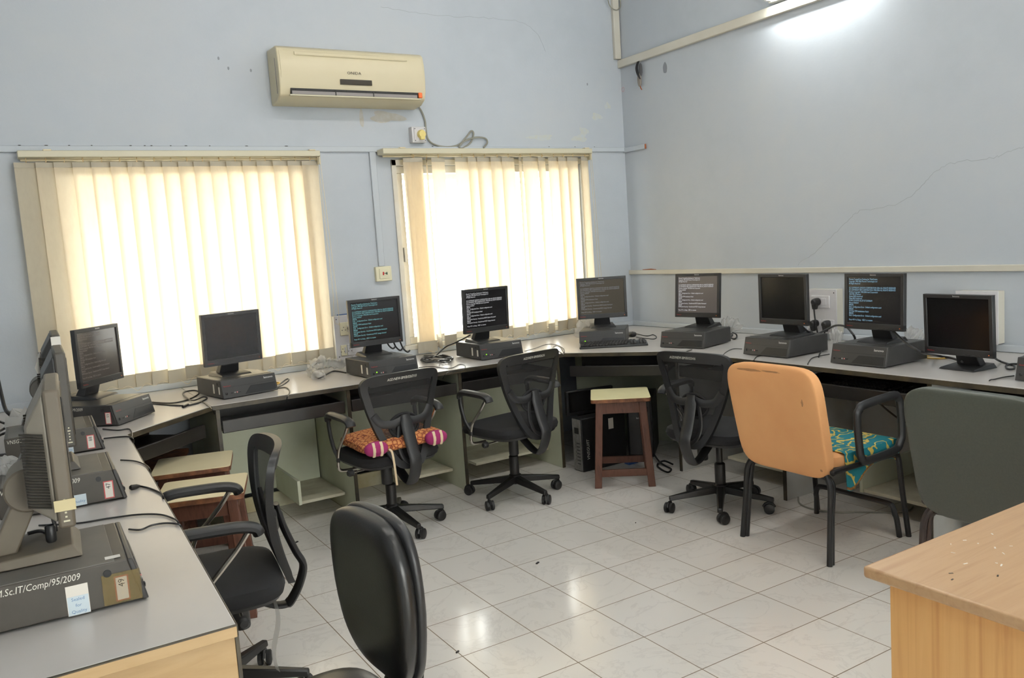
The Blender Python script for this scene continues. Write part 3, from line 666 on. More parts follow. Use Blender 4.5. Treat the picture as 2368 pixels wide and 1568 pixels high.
    if seal:
        for i, (yy, zz, hh) in enumerate(seal): put('torn_label', shared('torn%d' % i, lambda: MB().box((0, 0, 0), (.001, .016, hh)).mesh('torn_label', M['paper'])), t, loc=(-hw-.0003, yy, zz))
    return t
PCS = [
 ('black desktop computer on the left corner worktop, white writing on its side', -3.856, -.933, .896, None, 'IT/Comp/99/2009', '55'),
 ('black desktop computer under the monitor wrapped in plastic film', -3.258, -.715, .189, None, None, None),
 ('black desktop computer with a green light beside the plastic bag', -2.444, -.788, .07, 'green_led', None, None),
 ('black desktop computer with a green light behind the second mesh chair', -1.67, -.717, -.004, 'green_led', None, None),
 ('black desktop computer in the room corner behind the keyboard', -.966, -.84, -.75, 'green_led', None, None),
 ('black desktop computer at the start of the right run, behind the third mesh chair', -.779, -1.396, -1.303, None, None, None),
 ('black desktop computer under the blank monitor left of the plugged switchboard', -.776, -2.061, -1.55, None, None, None),
 ('black desktop computer under the monitor with bluish text on the right run', -.776, -2.648, -1.569, None, None, None),
]
for i, (lb, x, y, a, led, side, st) in enumerate(PCS):
    computer(lb, x, y, a, led, side, st, seal=[(.12, .05, .05), (.05, .045, .04)] if i in (1, 2, 3) else None)
computer('black desktop computer cut off by the right edge of the photo', -.76, -3.555, -1.57, None)
computer('dusty desktop computer nearest the camera on the left desk, Sealed for Quality label', -4.147, -3.2, PI/2-.03, None, 'VNSGU/M.Sc.IT/Comp/95/2009', '49', True, 2)
computer('dusty desktop computer second from the camera on the left desk, torn Quality label', -4.079, -2.28, PI/2-.03, None, 'VNSGU/M.Sc.IT/Comp/97/2009', '47', True, 1)
computer('dusty desktop computer farthest along the left desk, beside the corner computer', -4.055, -1.402, PI/2-.03, None, 'VNSGU/M.Sc.IT/Comp/98/2009', '88', True, 1)

# ------------------------------------------------------------------ monitors
BIOS = ['Phoenix TrustedCore Desktop for ThinkCentre', 'Copyright 1985-2006 Phoenix Technologies Ltd', 'All Rights Reserved', '', '(C) COPYRIGHT LENOVO CORPORATION 2006 ALL RIGHTS RESERVED', '(C) COPYRIGHT IBM CORPORATION 1998-2006 ALL RIGHTS RESERVED', 'Portions Copyright 1998-2006 Intel Corporation', 'Mouse initialized', 'ERROR', '0162   Configuration Error - Default configuration used', 'ERROR', '0175 Bad TPM Initialization Failed', 'ERROR', '0162   Configuration Error - Default configuration used', 'ERROR', '0197 System Security - Unauthorized BIOS Update Attempted', 'ERROR', '0198 System Security - Unauthorized POST change detected', '', 'Press <F1> to Setup,  <ESC> to resume']
BIOS2 = BIOS[:7] + ['1024 MB of Memory', 'System BIOS shadowed', 'Video BIOS shadowed', 'ATAPI CD-ROM: HL-DT-ST DVDRAM', 'Mouse initialized', 'ERROR', '0162  Configuration Error - Default configuration used', 'ERROR', '0175 Bad TPM Initialization Failed', 'ERROR', '0162  Configuration Error - Default configuration used', '', 'Press <F1> to Setup,  <ESC> to resume']
MW, MH = .34, .283
def monitor(label, x, y, yaw, zb, scr, txt=None, lines=None, tilt=2.0, group='flat screen monitors', film=False, hw=None, neckdy=0):
    t = thing('monitor', label, 'monitor', (x, y, zb), yaw, group)
    hw = MW/2
    # foot and neck (behind the screen plane)
    put('foot', shared('foot', lambda: MB().hexa([(-.088, -.015, .0), (.088, -.015, .0), (.088, .155, .0), (-.088, .155, .0), (-.084, -.005, .008), (.084, -.005, .008), (.078, .145, .022), (-.078, .145, .022)]).mesh('foot', M['mon'])), t, .002)
    put('neck', shared('neck', lambda: MB().hexa([(-.058, .075, .012), (.058, .075, .012), (.058, .125, .012), (-.058, .125, .012), (-.045, .03, .12), (.045, .03, .12), (.045, .06, .12), (-.045, .06, .12)]).mesh('neck', M['mon'])), t, .004)
    R = Matrix.Translation((0, 0, .066)) @ Matrix.Rotation(-math.radians(tilt), 4, 'X')
    def sub(name, key, fn, parent=None, bev=0):
        o = put(name, shared(key, fn), t, bev)
        o.matrix_local = R
        return o
    b = .017
    def frame():
        mb = MB()
        mb.box((0, .012, .016), (MW, .024, .032)); mb.box((0, .012, MH-.009), (MW, .024, .018)); mb.box((-hw+b/2, .012, MH/2), (b, .024, MH-.02)); mb.box((hw-b/2, .012, MH/2), (b, .024, MH-.02)); return mb.mesh('bezel', M['mon'])
    sub('bezel', 'bezel', frame, bev=.002)
    sub('back_housing', 'backh', lambda: MB().hexa([(-hw+.004, .02, .004), (hw-.004, .02, .004), (hw-.05, .062, .04), (-hw+.05, .062, .04), (-hw+.004, .02, MH-.004), (hw-.004, .02, MH-.004), (hw-.05, .062, MH-.05), (-hw+.05, .062, MH-.05)]).mesh('back_housing', M['mon']), bev=.006)
    s = sub('screen', 'screen'+scr, lambda: MB().box((0, .009, MH/2+.007), (MW-2*b+.002, .006, MH-.05)).mesh('screen', M[scr]))
    lettering('badge_lettering', 'lenovo', .011, M['badge'], t, R @ Vector((0, -.0012, MH-.008)), R.to_3x3() @ Vector((1, 0, 0)), R.to_3x3() @ Vector((0, 0, 1)), sx=1.15)
    lettering('model_lettering', 'ThinkVision', .008, M['red'], t, R @ Vector((-hw+.033, -.0012, .016)), R.to_3x3() @ Vector((1, 0, 0)), R.to_3x3() @ Vector((0, 0, 1)))
    for k in range(5):
        o = put('button', shared('btn', lambda: MB().box((0, 0, 0), (.012, .003, .003)).mesh('button', M['pcdk'])), t); o.matrix_local = R @ Matrix.Translation((.03+k*.024, -.0005, .006))
    o = put('power_light', shared('plight', lambda: MB().box((0, 0, 0), (.004, .002, .003)).mesh('power_light', M['amber_led'])), t); o.matrix_local = R @ Matrix.Translation((hw-.02, -.0005, .014))
    if txt:
        lettering('screen_lettering', '\n'.join(lines or BIOS), .0118, M[txt], s, (-hw+b+.008, .0052, MH-.024), (1, 0, 0), (0, 0, 1), align='LEFT', sx=.72, line=.92)
    if film:
        def fl():
            rr = random.Random(5)
            def fn(u, v):
                d = .004*math.exp(-((u-1)**2+(v-1)**2)*7)
                return Vector((-hw-.003+u*(MW+.006), -.004-abs(noise.noise((u*9, v*9, 1)))*(.003+3*d)-.0, -.002+v*(MH+.004)))
            return MB().grid(fn, 30, 26).mesh('plastic_film', M['film'])
        sub('plastic_film', 'film', fl)
    return t
MONS = [
 ('black monitor with dim brownish text on the left corner worktop', -3.966, -.712, .88, .857, 'scr_brown', 'txt_brown', None, 0),
 ('black monitor wrapped in crumpled clear plastic film before the left blind', -3.295, -.566, .25, .857, 'scr_off', None, None, -2),
 ('black monitor with cyan start-up text beside the plastic bag', -2.449, -.564, .03, .857, 'scr_black', 'txt_cyan', None, 0),
 ('black monitor with crisp white text in front of the right blind', -1.707, -.604, .04, .857, 'scr_black', 'txt_white', None, -3),
 ('black monitor with greenish grey screen in the room corner', -.831, -.683, -.568, .857, 'scr_olive', 'txt_dim', None, -3),
 ('black monitor with white text on a purplish grey screen, first on the right run', -.553, -1.304, -1.385, .857, 'scr_grey', 'txt_white', None, 5),
 ('black monitor with a blank screen left of the plugged switchboard', -.656, -2.09, -1.585, .857, 'scr_off', None, None, 0),
 ('black monitor with bluish text right of the plugged switchboard', -.658, -2.658, -1.6, .857, 'scr_black', 'txt_blue', BIOS2, 2),
 ('black monitor with a blank screen standing directly on the right worktop', -.637, -3.081, -1.65, .757, 'scr_off', None, None, -2),
]
for lb, x, y, a, z, scr, tx, ln, ti in MONS: monitor(lb, x, y, a, z+.0015, scr, tx, ln, ti, film='film' in lb)
# left desk monitors, seen from the edge and back
def old_monitor(label, x, y, yaw, zb, mk='montaupe', mb2='montaupe_l', sunk=0.0):
    t = thing('monitor', label, 'monitor', (x, y, zb), yaw, 'flat screen monitors')
    hw = .17; z0, z1 = .085, .378
    def part(name, key, fn, bev): return put(name, shared(key, fn), t, bev)
    part('foot', 'ofoot'+mk, lambda: MB().hexa([(-.10, -.005, 0), (.10, -.005, 0), (.10, .17, 0), (-.10, .17, 0), (-.088, .012, .026), (.088, .012, .026), (.092, .165, .018), (-.092, .165, .018)]).mesh('foot', M[mk]), .003)
    part('neck', 'oneck'+mk, lambda: MB().hexa([(-.05, .12, .018), (.05, .12, .018), (.05, .175, .018), (-.05, .175, .018), (-.05, .055, .15), (.05, .055, .15), (.05, .105, .15), (-.05, .105, .15)]).mesh('neck', M[mk]), .004)
    part('hinge', 'ohinge'+mk, lambda: MB().lathe([(.044, -.066), (.048, -.062), (.048, .062), (.044, .066)], (0, .082, .155), 32, 'X').mesh('hinge', M[mk]), 0)
    part('bezel', 'obez'+mk, lambda: MB().box((0, .016, (z0+z1)/2), (2*hw, .032, z1-z0)).mesh('bezel', M[mk]), .006)
    part('screen', 'oscr', lambda: MB().box((0, -.0005, (z0+z1)/2+.008), (2*hw-.036, .002, z1-z0-.055)).mesh('screen', M['scr_off']), 0)
    bk = part('back_housing', 'obk'+mk, lambda: MB().hexa([(-hw+.006, .032, z0+.012), (hw-.006, .032, z0+.012), (hw-.035, .085, z0+.05), (-hw+.035, .085, z0+.05), (-hw+.006, .032, z1-.006), (hw-.006, .032, z1-.006), (hw-.035, .072, z1-.075), (-hw+.035, .072, z1-.075)]).mesh('back_housing', M[mb2]), .006)
    def vents():
        mb = MB(); n = 26
        for sx in (-1, 1):
            for k in range(n):
                z = z0+.045+(z1-z0-.14)*k/(n-1)
                mb.hexa([(sx*(hw-.012), .040, z), (sx*(hw-.004), .040, z), (sx*(hw-.031), .083, z+.004), (sx*(hw-.037), .083, z+.004), (sx*(hw-.012), .040, z+.0038), (sx*(hw-.004), .040, z+.0038), (sx*(hw-.031), .083, z+.0078), (sx*(hw-.037), .083, z+.0078)])
        return mb.mesh('vent_slots', M['vent'])
    v = put('vent_slots', shared('ovent', vents), bk); v['kind'] = 'stuff'
    def icons():
        mb = MB()
        for k, w in enumerate((.012, .004, .004, .004, .008, .004)): mb.box((-hw-.0004, .016, z0+.016+k*.009), (.0008, w, .0035))
        return mb.mesh('edge_print', M['rail'])
    put('edge_print', shared('oicons', icons), t)
    return t
a = PI/2-.05
o = old_monitor('taupe monitor with a vented back nearest the camera on the left desk', -4.263, -3.17, a, .8605)
MB().box((-.172, .016, .135), (.002, .040, .024)).build('yellow_tape', mat('old_tape', rgb(196, 182, 140), .4), o, .0005)
MB().box((.05, .05, .098), (.02, .02, .035)).build('cable_plug', M['blueplug'], o, .003)
MB().tube(spline([(.05, .05, .08), (.05, .045, .03), (.055, .05, -.0), (.05, .07, .03), (.04, .10, .034)], 6), .0045, 7).build('monitor_cable', M['cable'], o)
MB().lathe([(.009, -.0), (.011, .004), (.011, .034), (.009, .038)], (-.05, .052, .03), 12).build('cable_ferrite', M['cable'], o)
old_monitor('dark taupe monitor second from the camera on the left desk', -4.20, -2.255, PI/2-.03, .8605, 'pcold', 'pc')
o = old_monitor('dark monitor with torn white paper stuck to its back, farthest on the left desk', -4.165, -1.36, PI/2-.03, .8605, 'pcold', 'pcdk')
MB().box((-.1715, .016, .31), (.002, .034, .12)).build('white_label', M['paper'], o, .0005)
poly = [(0, 0), (.05, .01), (.07, -.03), (.045, -.045), (.06, -.085), (.035, -.10), (.05, -.14), (.02, -.16), (-.01, -.10), (-.005, -.05)]
MB().prism([(-.10+.4*u, .078+.02*(i % 2)-.4*u, .30+v) for i, (u, v) in enumerate(poly)], (0, .0008, 0)).build('torn_paper', M['paper'], o)

# ------------------------------------------------------------------ swivel chairs
def base_parts(t, rot=0.0, rad=.285, seat_z=.40):
    for k in range(5):
        a = rot+2*PI*k/5; d = Vector((math.cos(a), math.sin(a), 0)); s = Vector((-d.y, d.x, 0))
        def P(r, w, z): return d*r+s*w+Vector((0, 0, z))
        lg = MB().hexa([P(.02, -.024, .085), P(rad-.005, -.014, .060), P(rad-.005, .014, .060), P(.02, .024, .085), P(.02, -.02, .125), P(rad-.005, -.011, .084), P(rad-.005, .011, .084), P(.02, .02, .125)]).build('base_leg', M['blacksteel'], t, .005)
        c = d*(rad-.012); ca = a+.9+k*1.3; f = Vector((math.cos(ca), math.sin(ca), 0)); w = Vector((-f.y, f.x, 0)); wc = c+f*.018+Vector((0, 0, .027))
        mb = MB()
        mb.tube([c+Vector((0, 0, .078)), c+Vector((0, 0, .045))], .006, 8)
        for sg in (-1, 1): mb.tube([wc+w*(sg*.006), wc+w*(sg*.009), wc+w*(sg*.021), wc+w*(sg*.024)], [.022, .027, .027, .022], 18)
        mb.tube(spline([wc+f*(.030*math.cos(q))+Vector((0, 0, .030*math.sin(q))) for q in (.3, .9, 1.57, 2.2, 2.9)], 3), .007, 6)
        mb.build('caster', M['tyre'], lg)
    MB().lathe([(.032, .078), (.036, .082), (.036, .128), (.028, .135), (.028, .24), (.024, .245), (.0165, .25), (.0165, seat_z-.03)], (0, 0, 0), 20).build('gas_column', M['blacksteel'], t)
    MB().box((0, .02, seat_z-.022), (.15, .20, .035)).build('tilt_mechanism', M['blacksteel'], t, .008)
def arms(t, x, zp=.65, zs=.43, tone='chair_plastic'):
    for s in (-1, 1):
        X = s*x
        pad = spline([(X, -.135, zp-.035), (X, -.125, zp-.008), (X, -.09, zp+.003), (X, -.04, zp+.004), (X, .07, zp+.0), (X, .12, zp-.012), (X, .132, zp-.032)], 5)
        a = MB().tube(pad, [.017+.009*min(1, i/8) for i in range(len(pad))], 10, flat=.72, ref=(0, 0, 1)).build('armrest', M[tone], t)
        MB().tube(spline([(X, -.132, zp-.02), (X, -.13, zp-.07), (X, -.115, zp-.13), (X, -.09, zp-.18), (X, -.055, zp-.215), (X, -.055, zp-.24)], 5), .014, 8, flat=.7, ref=(1, 0, 0)).build('arm_stay', M[tone], a)
        MB().tube(spline([(X, .10, zp-.02), (X, .062, zp-.07), (X, .015, zp-.12), (X, -.03, zp-.17), (X, -.05, zp-.225), (X, -.055, zp-.27), (X-s*.02, -.055, zp-.292), (X-s*.10, -.05, zp-.295)], 5), .0085, 8).build('arm_tube', M['chrome'], a)
def half_profile(pts, n=5):
    return spline([(u, 0, v) for u, v in pts], n)
HALF = [(0, 0), (.045, .004), (.082, .026), (.118, .085), (.158, .19), (.19, .29), (.212, .37), (.226, .425), (.222, .462), (.198, .484), (.15, .493), (.07, .497), (0, .498)]
def mesh_chair(label, x, y, yaw, note=None, brot=0.3, zb=.375, lever=True, recl=0.0, zp=.65, group='mesh back swivel chairs'):
    t = thing('office_chair', label, 'chair', (x, y, 0), yaw, group)
    base_parts(t, brot)
    seat = shared('mc_seat', lambda: MB().sell((0, -.01, .425), (.235, .225, .042), .55, .42, 36, 10, lambda p: p+Vector((0, 0, -.25*max(0, -p.y-.12)**1.2))).mesh('seat', M['chair_fabric']))
    put('seat', seat, t)
    put('seat_pan', shared('mc_pan', lambda: MB().sell((0, -.005, .398), (.222, .212, .022), .5, .45, 32, 8).mesh('seat_pan', M['chair_plastic'])), t)
    arms(t, .262, zp)
    prof = half_profile(HALF, 4); pts = [(p.x, p.z) for p in prof]
    full = pts+[(-u, v) for u, v in pts[-2:0:-1]]
    n = len(full)
    def b3(u, v, off=0): return Vector((u, .235-.045*math.sin(PI*min(v, .5)/.5)+recl*v-.9*u*u*(.4+1.2*v)+off, zb+v))
    inner = []
    for i in range(n):
        a, b = full[i-1], full[(i+1) % n]; tx, ty = b[0]-a[0], b[1]-a[1]; l = math.hypot(tx, ty) or 1
        w = .036+.022*max(0, (full[i][1]-.42)/.08)*(1 if abs(full[i][0]) < .2 else .5)
        inner.append((full[i][0]-ty/l*w, full[i][1]+tx/l*w))
    def ring():
        mb = MB(); b = mb.bm; lay = []
        for src, off in ((full, 0), (inner, .004), (inner, .020), (full, .024)): lay.append([b.verts.new(b3(u, v, off)) for u, v in src])
        for k in range(4):
            A, B = lay[k], lay[(k+1) % 4]
            for i in range(n): b.faces.new((A[i], A[(i+1) % n], B[(i+1) % n], B[i]))
        return mb.mesh('back_frame', M['chair_plastic'], 50)
    bf = put('back_frame', shared('mc_ring%.2f' % recl, ring), t, .003)
    def net():
        mb = MB(); m = len(pts); R = inner[:m]
        g = [[mb.bm.verts.new(b3(u*(1-2*k/10), v, .010)) for k in range(11)] for u, v in R]
        for i in range(m-1):
            for k in range(10):
                try: mb.bm.faces.new((g[i][k], g[i][k+1], g[i+1][k+1], g[i+1][k]))
                except ValueError: pass
        return mb.mesh('back_netting', M['netting'])
    put('back_netting', shared('mc_net%.2f' % recl, net), t)
    def bar():
        mb = MB(); mb.tube([b3(u, v, .020) for u, v in [(p.x, p.z) for p in spline([(-.165, 0, .292), (-.13, 0, .245), (-.075, 0, .232), (-.03, 0, .24), (0, 0, .25), (.03, 0, .24), (.075, 0, .232), (.13, 0, .245), (.165, 0, .292)], 4)]], .021, 10, flat=.45, ref=(0, 1, 0))
        for s in (-1, 1): mb.tube([b3(p.x, p.z, .018) for p in spline([(s*.03, 0, .23), (s*.045, 0, .16), (s*.05, 0, .1), (s*.035, 0, .05), (0, 0, .02)], 4)], .012, 8, flat=.6, ref=(0, 1, 0))
        return mb.mesh('back_brace', M['chair_plastic'])
    put('back_brace', shared('mc_bar%.2f' % recl, bar), t)
    def lum():
        mb = MB(); mb.tube([b3(.085*math.cos(q), .215+.062*math.sin(q), .012) for q in [2*PI*k/24 for k in range(24)]], .007, 8, closed=True)
        mb.sell((0, b3(0, .215).y+.006, zb+.215), (.078, .006, .056), .6, 1, 24, 6); return mb.mesh('lumbar_pad', M['chair_fabric'])
    put('lumbar_pad', shared('mc_lum%.2f' % recl, lum), t)
    def spine():
        pth = spline([(0, b3(0, .26).y+.034, zb+.275), (0, b3(0, .2).y+.046, zb+.2), (0, .272, zb+.10), (0, .294, zb+.045), (0, .280, zb-.01), (0, .252, zb-.06), (0, .225, zb-.082), (0, .17, zb-.07), (0, .08, zb-.01)], 5)
        return MB().tube(pth, [.026 if i < 3 else .035 if i < 30 else .028 for i in range(len(pth))], 12, flat=.36, ref=(0, 1, 0)).mesh('back_spine', M['chair_plastic'])
    put('back_spine', shared('mc_spine%.2f' % recl, spine), t)
    if lever:
        l = MB().tube([(.05, .06, .372), (.24, .06, .368)], .005, 8).build('lever', M['chrome'], t)
        MB().lathe([(.010, .235), (.018, .242), (.018, .262), (.012, .27)], (0, .06, .368), 14, 'X').build('lever_knob', M['chair_plastic'], l)
        MB().lathe([(.026, .27), (.028, .275), (.028, .355), (.024, .36)], (.055, .07, 0), 16).build('tension_knob', M['chair_plastic'], t)
    if note:
        c = b3(.0, .468, .0255); lettering('handwriting', note, .019, M['chalk'], t, c+Vector((.02, .004, 0)), (-1, 0, .0), (0, .1, 1), shear=.25, sx=.82)
    return t
chA = mesh_chair('black mesh back swivel chair holding a red patterned cushion', -2.69, -1.17, math.radians(186), 'AGD/NEW-BM/B/0267/10', .30)
mesh_chair('black mesh back swivel chair between the cushion chair and the wooden stool', -1.90, -1.15, math.radians(190), 'AGD/NEW-BM/B/0262/6', .25)
mesh_chair('black mesh back swivel chair between the wooden stool and the orange chair', -1.20, -2.11, math.radians(100), 'AGD/NEW-BM/B/0254/6', .9)
chD = mesh_chair('black swivel armchair facing the left desk, strip of plastic hanging below its seat', -3.858, -2.445, math.radians(-97), None, .0, zp=.672)
MB().grid(lambda u, v: Vector((.12+.03*u-.01*v+.008*math.sin(5*v), .16+.012*math.sin(6*v)+.01*u, .39-.27*v)), 3, 14).build('plastic_strip', M['bag'], chD)

# cushion on chair A
def cushion():
    t = thing('cushion', 'orange red vine patterned cushion with magenta ends on a mesh chair', 'cushion', (-2.69, -1.235, .468), math.radians(0))
    def shape(p):
        s = 1+.10*(abs(p.x)/.25)*(abs(p.y)/.22)
        return Vector((p.x*s, p.y*s, p.z*(1-.25*(p.x/.25)**2*(p.y/.22)**2)+.006*math.sin(9*p.x+4*p.y)))
    MB().sell((0, 0, .042), (.222, .185, .045), .75, .32, 44, 12, shape).build('cover', M['cushion'], t)
    for s in (-1, 1):
        e = MB().sell((s*.165, -.198, .042), (.062, .03, .038), .9, .8, 20, 10).build('end_panel', M['magenta'], t)
        for k in (-1, 1): MB().tube([(s*.165+k*.02, -.226+.016*q*q, .042+.037*q) for q in (-.95, -.6, -.2, .2, .6, .95)], .0085, 6, flat=.5, ref=(0, 1, 0)).build('end_stripe', M['cream'], e)
    MB().tube(spline([(-.10, -.205, .03), (-.095, -.23, .015), (-.092, -.24, -.06), (-.088, -.24, -.15)], 5), .006, 6, flat=.35, ref=(0, 1, 0)).build('tie_string', M['cream'], t)
cushion()

# foreground leather task chair
def task_chair():
    t = thing('task_chair', 'armless black leather task chair in the foreground, seen side on', 'chair', (-3.850, -3.525, 0), math.radians(-86))
    base_parts(t, .4)
    MB().sell((0, .01, .43), (.205, .175, .04), .6, .5, 36, 10).build('seat', M['leather'], t)
    MB().sell((0, .01, .402), (.19, .165, .02), .5, .5, 30, 8).build('seat_pan', M['chair_plastic'], t)
    def sh(off, grow):
        def f(p):
            v = p.z/.21
            k = 1-.42*max(0, -v)**1.5-.06*max(0, v)**2
            return Vector((p.x*k*grow, p.y+off-.028*v*abs(v)*.6-.55*(p.x**2)+.0, p.z*grow))
        return f
    MB().sell((0, .165, .69), (.190, .040, .197), .5, .78, 44, 18, sh(0, 1)).build('backrest', M['leather'], t, sub=1)
    MB().sell((0, .196, .69), (.187, .026, .200), .42, .78, 44, 14, sh(0, 1.0)).build('back_shell', M['chair_plastic'], t, sub=1)
    MB().tube(spline([(0, .225, .66), (0, .245, .56), (0, .235, .44), (0, .18, .395), (0, .05, .385)], 6), .03, 10, flat=.35, ref=(0, 1, 0)).build('back_spine', M['blacksteel'], t)
    MB().tube([(0, .185, .505-.012*k) for k in range(12)], [.020 if k % 2 else .026 for k in range(12)], 14).build('bellows', M['tyre'], t)
    return t
task_chair()

# visitor chairs with padded backs on tube frames
def visitor_chair(label, x, y, yaw, mk, steel, arms_=True, w=.50, grime=False):
    t = thing('visitor_chair', label, 'chair', (x, y, 0), yaw, 'padded visitor chairs')
    hw = w/2-.01
    def back(p):
        v = p.z/.245
        return Vector((p.x*(1+.02*v), p.y+.05*v+.35*p.x*p.x*.5, p.z))
    MB().sell((0, .285, .615), (w/2, .034, .252), .34, .26, 64, 20, back).build('backrest', M[mk], t)
    MB().sell((0, .0, .43), (.222, .235, .035), .45, .35, 36, 10).build('seat', M[mk], t)
    s = M[steel]
    # rear frame: inverted U, front legs, low front stretcher hoop
    def hoop(y0, y1, zt, hx, r=.0125): return spline([(-hx-.012, y0, 0), (-hx-.004, y0+(y1-y0)*.5, zt*.55), (-hx, y1, zt-.045), (-hx+.012, y1, zt-.012), (-hx+.045, y1, zt), (0, y1, zt), (hx-.045, y1, zt), (hx-.012, y1, zt-.012), (hx, y1, zt-.045), (hx+.004, y0+(y1-y0)*.5, zt*.55), (hx+.012, y0, 0)], 5)
    MB().tube(hoop(.27, .235, .372, hw-.01), .0125, 10).build('rear_hoop', s, t)
    for sg in (-1, 1):
        MB().tube(spline([(sg*(hw+.008), .292, 0), (sg*(hw), .27, .2), (sg*(hw-.004), .258, .33), (sg*(hw-.03), .25, .385)], 5), .0125, 10).build('rear_leg', s, t)
        MB().tube(spline([(sg*(hw+.014), -.262, 0), (sg*(hw+.006), -.235, .2), (sg*hw, -.215, .37), (sg*hw, -.19, .402), (sg*hw, -.14, .405), (sg*hw, .2, .405), (sg*hw, .25, .40)], 5), .0125, 10).build('front_leg', s, t)
    MB().tube(hoop(-.225, -.21, .155, hw-.02), .0125, 10).build('front_hoop', s, t)
    if arms_:
        for sg in (-1, 1):
            X = sg*(hw+.018)
            P = [(X, -.20, .46), (X, -.215, .50), (X, -.205, .63), (X, -.19, .668), (X, -.15, .684), (X, .05, .672), (X, .085, .655), (X, .10, .62), (X, .085, .47), (X, .07, .435), (X, .03, .42), (X, -.16, .43)]
            MB().tube(spline(P, 5, True), .0195, 10, closed=True, flat=.8, ref=(1, 0, 0)).build('armrest', M['chair_plastic'], t)
    if grime:
        b = t.children[0]
        for i, (u, v, a, c) in enumerate([(.10, .222, .12, .012), (-.02, .224, .10, .008), (-.17, .10, .010, .03), (-.215, -.2, .012, .012)]):
            rnd = random.Random(i); mb = MB(); n = 18; vs = []
            for k in range(n):
                q = 2*PI*k/n; r = 1+rnd.uniform(-.25, .25); pu, pv = u+a/2*r*math.cos(q), v+c/2*r*math.sin(q)
                pv = max(-.238, min(.236, pv)); pu = max(-.235, min(.235, pu))
                e = .34; ph = math.asin(min(1, (abs(pv)/.252))**(1/e))
                rad = math.cos(ph)**e
                yy = .034*rad*(max(0, 1-(abs(pu)/(w/2*rad))**(2/.26)))**(.13)
                p = back(Vector((pu, yy, pv))); vs.append(mb.bm.verts.new((p.x, p.y+.285+.0012, p.z+.615)))
            mb.bm.faces.new(vs); mb.build('grime_patch', M['grime'], b)
    return t
orange = visitor_chair('visitor chair with a grimy orange cloth back cover and black arms', -1.15, -2.735, PI/2, 'orange_cloth', 'blacksteel', True, .50, True)
visitor_chair('grey green padded visitor chair at the right behind the wooden table', -1.23, -3.70, PI/2-.03, 'green_vinyl', 'rustysteel', False, .52)
# teal cloth over the orange chair's seat
def teal():
    t = thing('seat_cloth', 'teal cloth with gold print and dark red hem over the seat of the orange chair', 'cloth', (-1.15, -2.735, .465), PI/2)
    def fn(u, v):      # draped over the seat, hanging down the side towards the table and at the front
        x = .215-u*.60; y = -.30+v*.44
        z = .004+.005*math.sin(11*x+3*y)*math.cos(7*y)
        ov = max(0, -x-.222); of = max(0, -.225-y)
        if ov:
            x = -.224-.06*ov+.003*math.sin(14*y); z -= ov*(.5+.6*math.exp(-((y-.11)/.09)**2)+.30*math.exp(-((y+.27)/.06)**2))
        if of: y = -.227-.3*of; z -= .95*of
        return Vector((x, y, z))
    c = MB().grid(fn, 34, 30).build('cloth', M['teal'], t, solid=.003)
    def hem(a, b, n=20, wd=.02):
        mb = MB()
        mb.grid(lambda u, v: fn(a[0]+(b[0]-a[0])*u+(0 if a[0] != b[0] else wd*v*(1 if a[0] < .5 else -1)), a[1]+(b[1]-a[1])*u+(0 if a[1] != b[1] else 2*wd*v*(1 if a[1] < .5 else -1)))+Vector((.0, -.0, .003)), n, 2)
        return mb
    hem((0, 0), (1, 0)).build('hem', M['maroon'], c, solid=.005)
    hem((1, 0), (1, 1)).build('hem', M['maroon'], c, solid=.005)
teal()

# ------------------------------------------------------------------ stools
def stool(label, x, y, yaw, top='stool_top', group='wooden stools', h=.535, bare=False):
    t = thing('wooden_stool', label, 'stool', (x, y, 0), yaw, group)
    a, b = .175, .175
    def rr(hx, hy, r, z):
        o = []
        for cx, cy, s in ((hx-r, -hy+r, -PI/2), (hx-r, hy-r, 0), (-hx+r, hy-r, PI/2), (-hx+r, -hy+r, PI)):
            for k in range(5): o.append((cx+r*math.cos(s+k*PI/8), cy+r*math.sin(s+k*PI/8), z))
        return o
    MB().prism(rr(a, b, .022, h-.024), (0, 0, .0215)).build('seat_board', M['stool_edge'], t, .002)
    if not bare: MB().prism(rr(a, b, .022, h-.0028), (0, 0, .0028)).build('laminate_top', M[top], t, .001)
    B, Tp = .158, .125; w = .021
    for sx in (-1, 1):
        for sy in (-1, 1):
            def q(k, z): 
                cx, cy = sx*k, sy*k
                return [(cx-w, cy-w, z), (cx+w, cy-w, z), (cx+w, cy+w, z), (cx-w, cy+w, z)]
            MB().hexa(q(B, 0)+q(Tp, h-.024)).build('leg', M['stool_wood'], t, .003)
    def at_z(z): return B+(Tp-B)*z/(h-.024)
    for s in (-1, 1):
        k = at_z(h-.06)
        MB().box((0, s*(k+.004), h-.060), (2*k-2*w+.006, .02, .07)).build('apron', M['stool_wood'], t, .002)
        MB().box((s*(k+.004), 0, h-.060), (.02, 2*k-2*w+.006, .07)).build('apron', M['stool_wood'], t, .002)
        k = at_z(.085)
        MB().box((0, s*k, .085), (2*k-2*w+.006, .02, .042)).build('stretcher', M['stool_wood'], t, .002)
        k = at_z(.125)
        MB().box((s*k, 0, .125), (.02, 2*k-2*w+.006, .042)).build('stretcher', M['stool_wood'], t, .002)
    return t
stool('dark wooden stool with a pale yellow top standing before the corner worktop', -1.235, -1.335, math.radians(-37))
stool('worn wooden stool with a beige top under the left corner worktop, farther of the pair', -3.655, -1.095, math.radians(-15), 'stool_top2')
stool('worn wooden stool with a beige top beside the armchair, nearer of the pair', -3.715, -1.61, math.radians(-17), 'stool_top2')
stool('bare dark wooden stool pushed deepest under the left corner worktop', -3.80, -.655, math.radians(-20), bare=True, h=.50)

